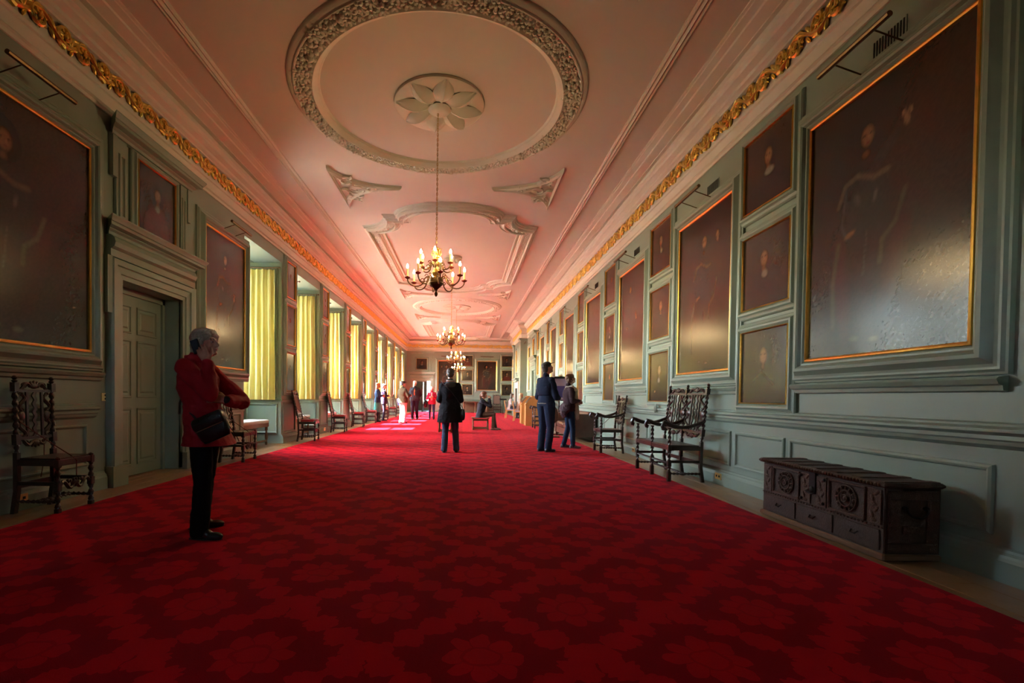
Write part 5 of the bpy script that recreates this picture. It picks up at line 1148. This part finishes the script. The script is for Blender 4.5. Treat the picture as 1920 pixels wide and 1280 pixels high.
# 2 the visitor in the dark coat
t, j, G, s = person('person seen from behind in a black knee-length coat, blue jeans and striped collar', (-.285,9.15,0), 0, 1.63,
    dict(eR=(.200,-.01,1.02), wR=(.13,.19,1.0), eL=(-.200,-.01,1.02), wL=(-.13,.19,1.0), kR=(.105,.02,.46), aR=(.13,-.02,.08), kL=(-.085,.02,.46), aL=(-.10,-.07,.08)), head=(-.12,0), hair=('short',(.035,.022,.015)),
    top=dict(c=(.005,.005,.009), hem=.59, k=1.20, fl=1.22, sl=1.2, n='black_coat_cloth', w=.010), legs=dict(c=(.035,.060,.11), n='blue_denim', k=1.0, a=1.25), vox=.009, fat=1.08)
link('hood', blob_mesh('hood', [('e', V3(0,-.085,1.30), (.105,.055,.075)), ('l', [((0,-.03,1.30),.105,.085),((0,-.02,1.36),.085,.075)])], .008, pm('grey_hood', (.035,.035,.035), .9), 3, .006, 16), t)
for z, c_ in ((1.365,(.10,.16,.30)),(1.380,(.42,.12,.06)),(1.395,(.45,.45,.45))):
    B().tube([(math.cos(2*PI*i/18)*.070, -.018+math.sin(2*PI*i/18)*.064, z) for i in range(18)], .009, 6, closed=True).obj('striped_collar', pm('stripe_%d' % int(z*1000), c_, .9), t, True)
bb = thing('shoulder_bag', 'black bag hanging at the right hip of the dark coat', 'handbag', (-.045,9.10,.74)); b = B(); rbox(b, -.045, -.10, -.11, .055, .11, .11, .03); b.obj('bag_body', BL, bb, True)
B().tube([(.02,-.06,.10),(-.05,-.085,.22),(-.20,-.10,.42),(-.36,-.09,.58),(-.42,.0,.645)], .015, 6, .35).obj('strap', BL, bb, True)
# 3 the man in blue with the flat cap
t, j, G, s = person('man in a navy jumper and black cap looking up at the portraits', (1.625,9.45,0), -PI/2*.62, 1.80,
    dict(eR=(.25,.02,1.10), wR=(.13,.22,1.08), eL=(-.25,.02,1.10), wL=(-.08,.24,1.10)), head=(.30,-.30), hair=('short',(.03,.025,.02),'cap',(.012,.010,.010)),
    top=dict(c=(.005,.010,.028), hem=.985, k=1.18, sl=1.15, n='navy_jumper', w=.009), legs=dict(c=(.012,.020,.045), n='navy_jeans', k=1.14, a=1.3), vox=.009, fat=1.12)
B().tube([(math.cos(2*PI*i/20)*.187, .0+math.sin(2*PI*i/20)*.135, .972) for i in range(20)], .014, 6, closed=True).obj('belt', pm('belt_grey', (.16,.15,.13), .6), t, True)
simple_part(t, 'beard', [('e', G(0,.060,-.084), (.034,.027,.026))], .007, pm('dark_beard', (.02,.015,.012), .9), .003)
# 4 the woman with the scarf
t, j, G, s = person('woman in maroon jumper and long cream scarf beside the man in blue', (2.25,10.2,0), -PI/2*.92, 1.60,
    dict(eR=(.21,.0,1.02), wR=(.06,.20,1.03), eL=(-.21,.02,1.02), wL=(-.06,.20,1.0), tR=(.12,.2,.03), kR=(.10,.05,.46), aR=(.10,.06,.08), aL=(-.09,-.08,.08)), head=(.28,-.15), hair=('bob',(.11,.050,.020)),
    top=dict(c=(.040,.018,.022), hem=.80, k=1.16, sl=1.1, n='maroon_jumper'), legs=dict(c=(.012,.028,.065), n='dark_jeans', k=.98), shoes=(.12,.11,.12), vox=.009, fat=1.02)
SC = pm('cream_scarf', (.34,.31,.25), .9, var=.1)
simple_part(t, 'scarf', [('l', [((0,-.02,1.26),.10,.085),((0,-.01,1.34),.082,.072)]), ('c', (.10,.09,1.27), (.13,.13,.78), .042, .050), ('c', (.13,.13,.78), (.13,.13,.66), .05, .045), ('c', (-.06,.10,1.26), (-.03,.14,.85), .04, .05), ('c', (.09,.02,1.31), (.11,.10,1.24), .05, .045)], .009, SC, .008)
simple_part(t, 'tied_coat', [('e', V3(0,-.08,.86), (.19,.12,.12)), ('e', V3(.05,-.13,.76), (.10,.06,.10))], .009, pm('plum_coat', (.055,.022,.028), .8), .016)
B().ell(G(.082,-.01,-.045), (.008,.008,.010), 8, 5).obj('earring', pm('pearl', (.8,.78,.75), .2), t, True)
# 5, 6 the two women by the curtains
person('blonde woman in navy top and teal skirt before the far curtains', (-3.62,19.62,0), -PI/2*.9, 1.62, dict(eR=(.2,.02,1.05), wR=(.06,.2,1.08), eL=(-.2,.02,1.05), wL=(-.06,.2,1.1)), hair=('long',(.50,.32,.13)), top=dict(c=(.03,.07,.16), hem=.80, k=1.15, n='blue_cardigan'),
    legs=dict(c=(.03,.03,.05), k=.85, skirt=.42, sc=(.06,.28,.30)), vox=.011)
person('short grey-haired woman in plaid and dark trousers with folded arms before the far curtains', (-3.50,20.4,0), -PI/2*.85, 1.60, dict(eR=(.2,.03,1.05), wR=(.03,.2,1.08), eL=(-.2,.03,1.05), wL=(-.03,.2,1.1)), hair=('short',(.20,.17,.14)), top=dict(c=(.035,.022,.055), hem=.74, k=1.2, n='plum_plaid'), legs=dict(c=(.02,.018,.035), k=.9), vox=.011)
# 7 man in olive jacket
t, j, G, s = person('man in an olive jacket, dark cap and white trousers turned away', (-2.44,18.6,0), -PI/2*.45, 1.68, dict(eR=(.26,.03,1.08), wR=(.18,.24,1.12), eL=(-.26,0,1.05), wL=(-.16,.2,1.0)), head=(0,-.4), hair=('short',(.05,.04,.03),'cap',(.03,.024,.014)), top=dict(c=(.060,.048,.026), hem=.82, k=1.22, sl=1.15, n='olive_jacket'),
    legs=dict(c=(.62,.58,.55), n='white_trousers', k=1.05, a=1.25), shoes=(.05,.03,.02), vox=.011, fat=1.12)
simple_part(t, 'tied_jumper', [('e', V3(-.17,-.06,.90), (.07,.07,.10)), ('e', V3(-.18,-.05,.80), (.05,.05,.09))], .011, pm('blue_jumper', (.05,.10,.34), .9), .01)
# 8 the grey-haired man walking towards us
person('white-haired man in a charcoal jacket and orange shirt walking out of the end doorway', (-2.32,21.9,0), PI, 1.80, dict(eR=(.26,-.08,1.15), wR=(.14,-.20,1.0), eL=(-.26,-.08,1.15), wL=(-.14,-.20,1.0), kR=(.09,.12,.50), aR=(.09,.10,.09), kL=(-.09,.02,.50), aL=(-.10,-.20,.10)), head=(-.1,.1), hair=('short',(.50,.48,.45)),
    top=dict(c=(.026,.026,.034), hem=.88, k=1.24, sl=1.1, n='charcoal_jacket'), legs=dict(c=(.020,.018,.035), k=1.1, a=1.2), vox=.011, fat=1.1)
t = bpy.context.scene.objects[-1] if False else [o for o in C.objects if o.name.startswith('person') and abs(o.location.y-21.9) < .01][0]
simple_part(t, 'shirt_front', [('e', V3(0,.150,1.27), (.042,.025,.15)), ('e', V3(0,.08,1.42), (.05,.05,.04))], .010, pm('orange_shirt', (.45,.10,.02), .8))
# 9 woman in the red anorak
t, j, G, s = person('white-haired woman in a bright red anorak reading her handset by the end doorway', (-1.55,22.2,0), PI, 1.55, dict(eR=(.22,.04,.98), wR=(.10,.22,1.05), eL=(-.22,.04,.98), wL=(-.08,.22,1.06)), head=(-.35,.15), hair=('short',(.62,.58,.50)), top=dict(c=(.42,.012,.05), hem=.72, k=1.2, sl=1.15, n='scarlet_anorak'), legs=dict(c=(.03,.045,.11), k=.95), vox=.011)
simple_part(t, 'shirt_front', [('e', V3(0,.105,1.05), (.045,.03,.24))], .010, pm('pink_shirt', (.55,.35,.33), .8))
bb = thing('backpack', 'black bag at the side of the woman in the red anorak', 'bag', (-1.83,22.2,.75)); b = B(); rbox(b, -.10, -.12, -.18, .08, .12, .16, .05); b.obj('bag_body', BL, bb, True); B().tube([(.0,.0,.15),(.10,-.02,.35),(.20,-.05,.50)], .015, 5).obj('strap', BL, bb)
# 10 seated woman on the joint stool
def sit(label, loc, rz, H, hair, top, legs, seat, head=(0,0), arms=None, shoes=(.05,.04,.04)):
    s = H/1.7; p = seat+.09*s; J = dict(pel=(0,-.02,p), wai=(0,.0,p+.14*s), che=(0,.03,p+.33*s), nek=(0,.06,p+.50*s), hed=(0,.10,p+.655*s), sR=(.16*s,.05,p+.445*s), sL=(-.16*s,.05,p+.445*s),
        hR=(.09*s,.02,p-.01), kR=(.11*s,.42*s,p+.02), aR=(.11*s,.40*s,.085*s), hL=(-.09*s,.02,p-.01), kL=(-.10*s,.42*s,p+.02), aL=(-.10*s,.50*s,.085*s))
    J.update(arms or dict(eR=(.23*s,.10,p+.20*s), wR=(.10*s,.32*s,p+.12*s), eL=(-.23*s,.10,p+.20*s), wL=(-.08*s,.32*s,p+.12*s)))
    return person(label, loc, rz, H, J, head=head, hair=hair, top=top, legs=legs, shoes=shoes, vox=.010, seated=True)
p_ = .51
sit('seated woman in a dark coat on the oak stool, raising both hands to her face', (.53,15.52,0), -PI/2, 1.68, ('pony',(.12,.045,.02)), dict(c=(.014,.016,.024), hem=.42, k=1.22, sl=1.12, n='dark_coat_cloth', w=.012), dict(c=(.10,.08,.065), n='taupe_trousers'), .42, head=(.0,0),
    arms=dict(eR=(.20,.30,p_+.28), wR=(.09,.26,p_+.52), eL=(-.20,.30,p_+.28), wL=(-.06,.27,p_+.50)), shoes=(.25,.22,.20))
sit('fair-haired seated visitor in pale top on the nearer pale oak chair', (2.48,21.62,0), -PI/2-.25, 1.62, ('long',(.42,.28,.15)), dict(c=(.40,.32,.26), hem=.47, k=1.1, n='pale_top'), dict(c=(.03,.03,.04)), .47)
sit('dark-haired seated visitor on the farther pale oak chair', (2.36,24.62,0), -PI/2-.25, 1.62, ('long',(.06,.035,.02)), dict(c=(.50,.46,.44), hem=.47, k=1.1, n='white_top'), dict(c=(.03,.03,.04)), .47)
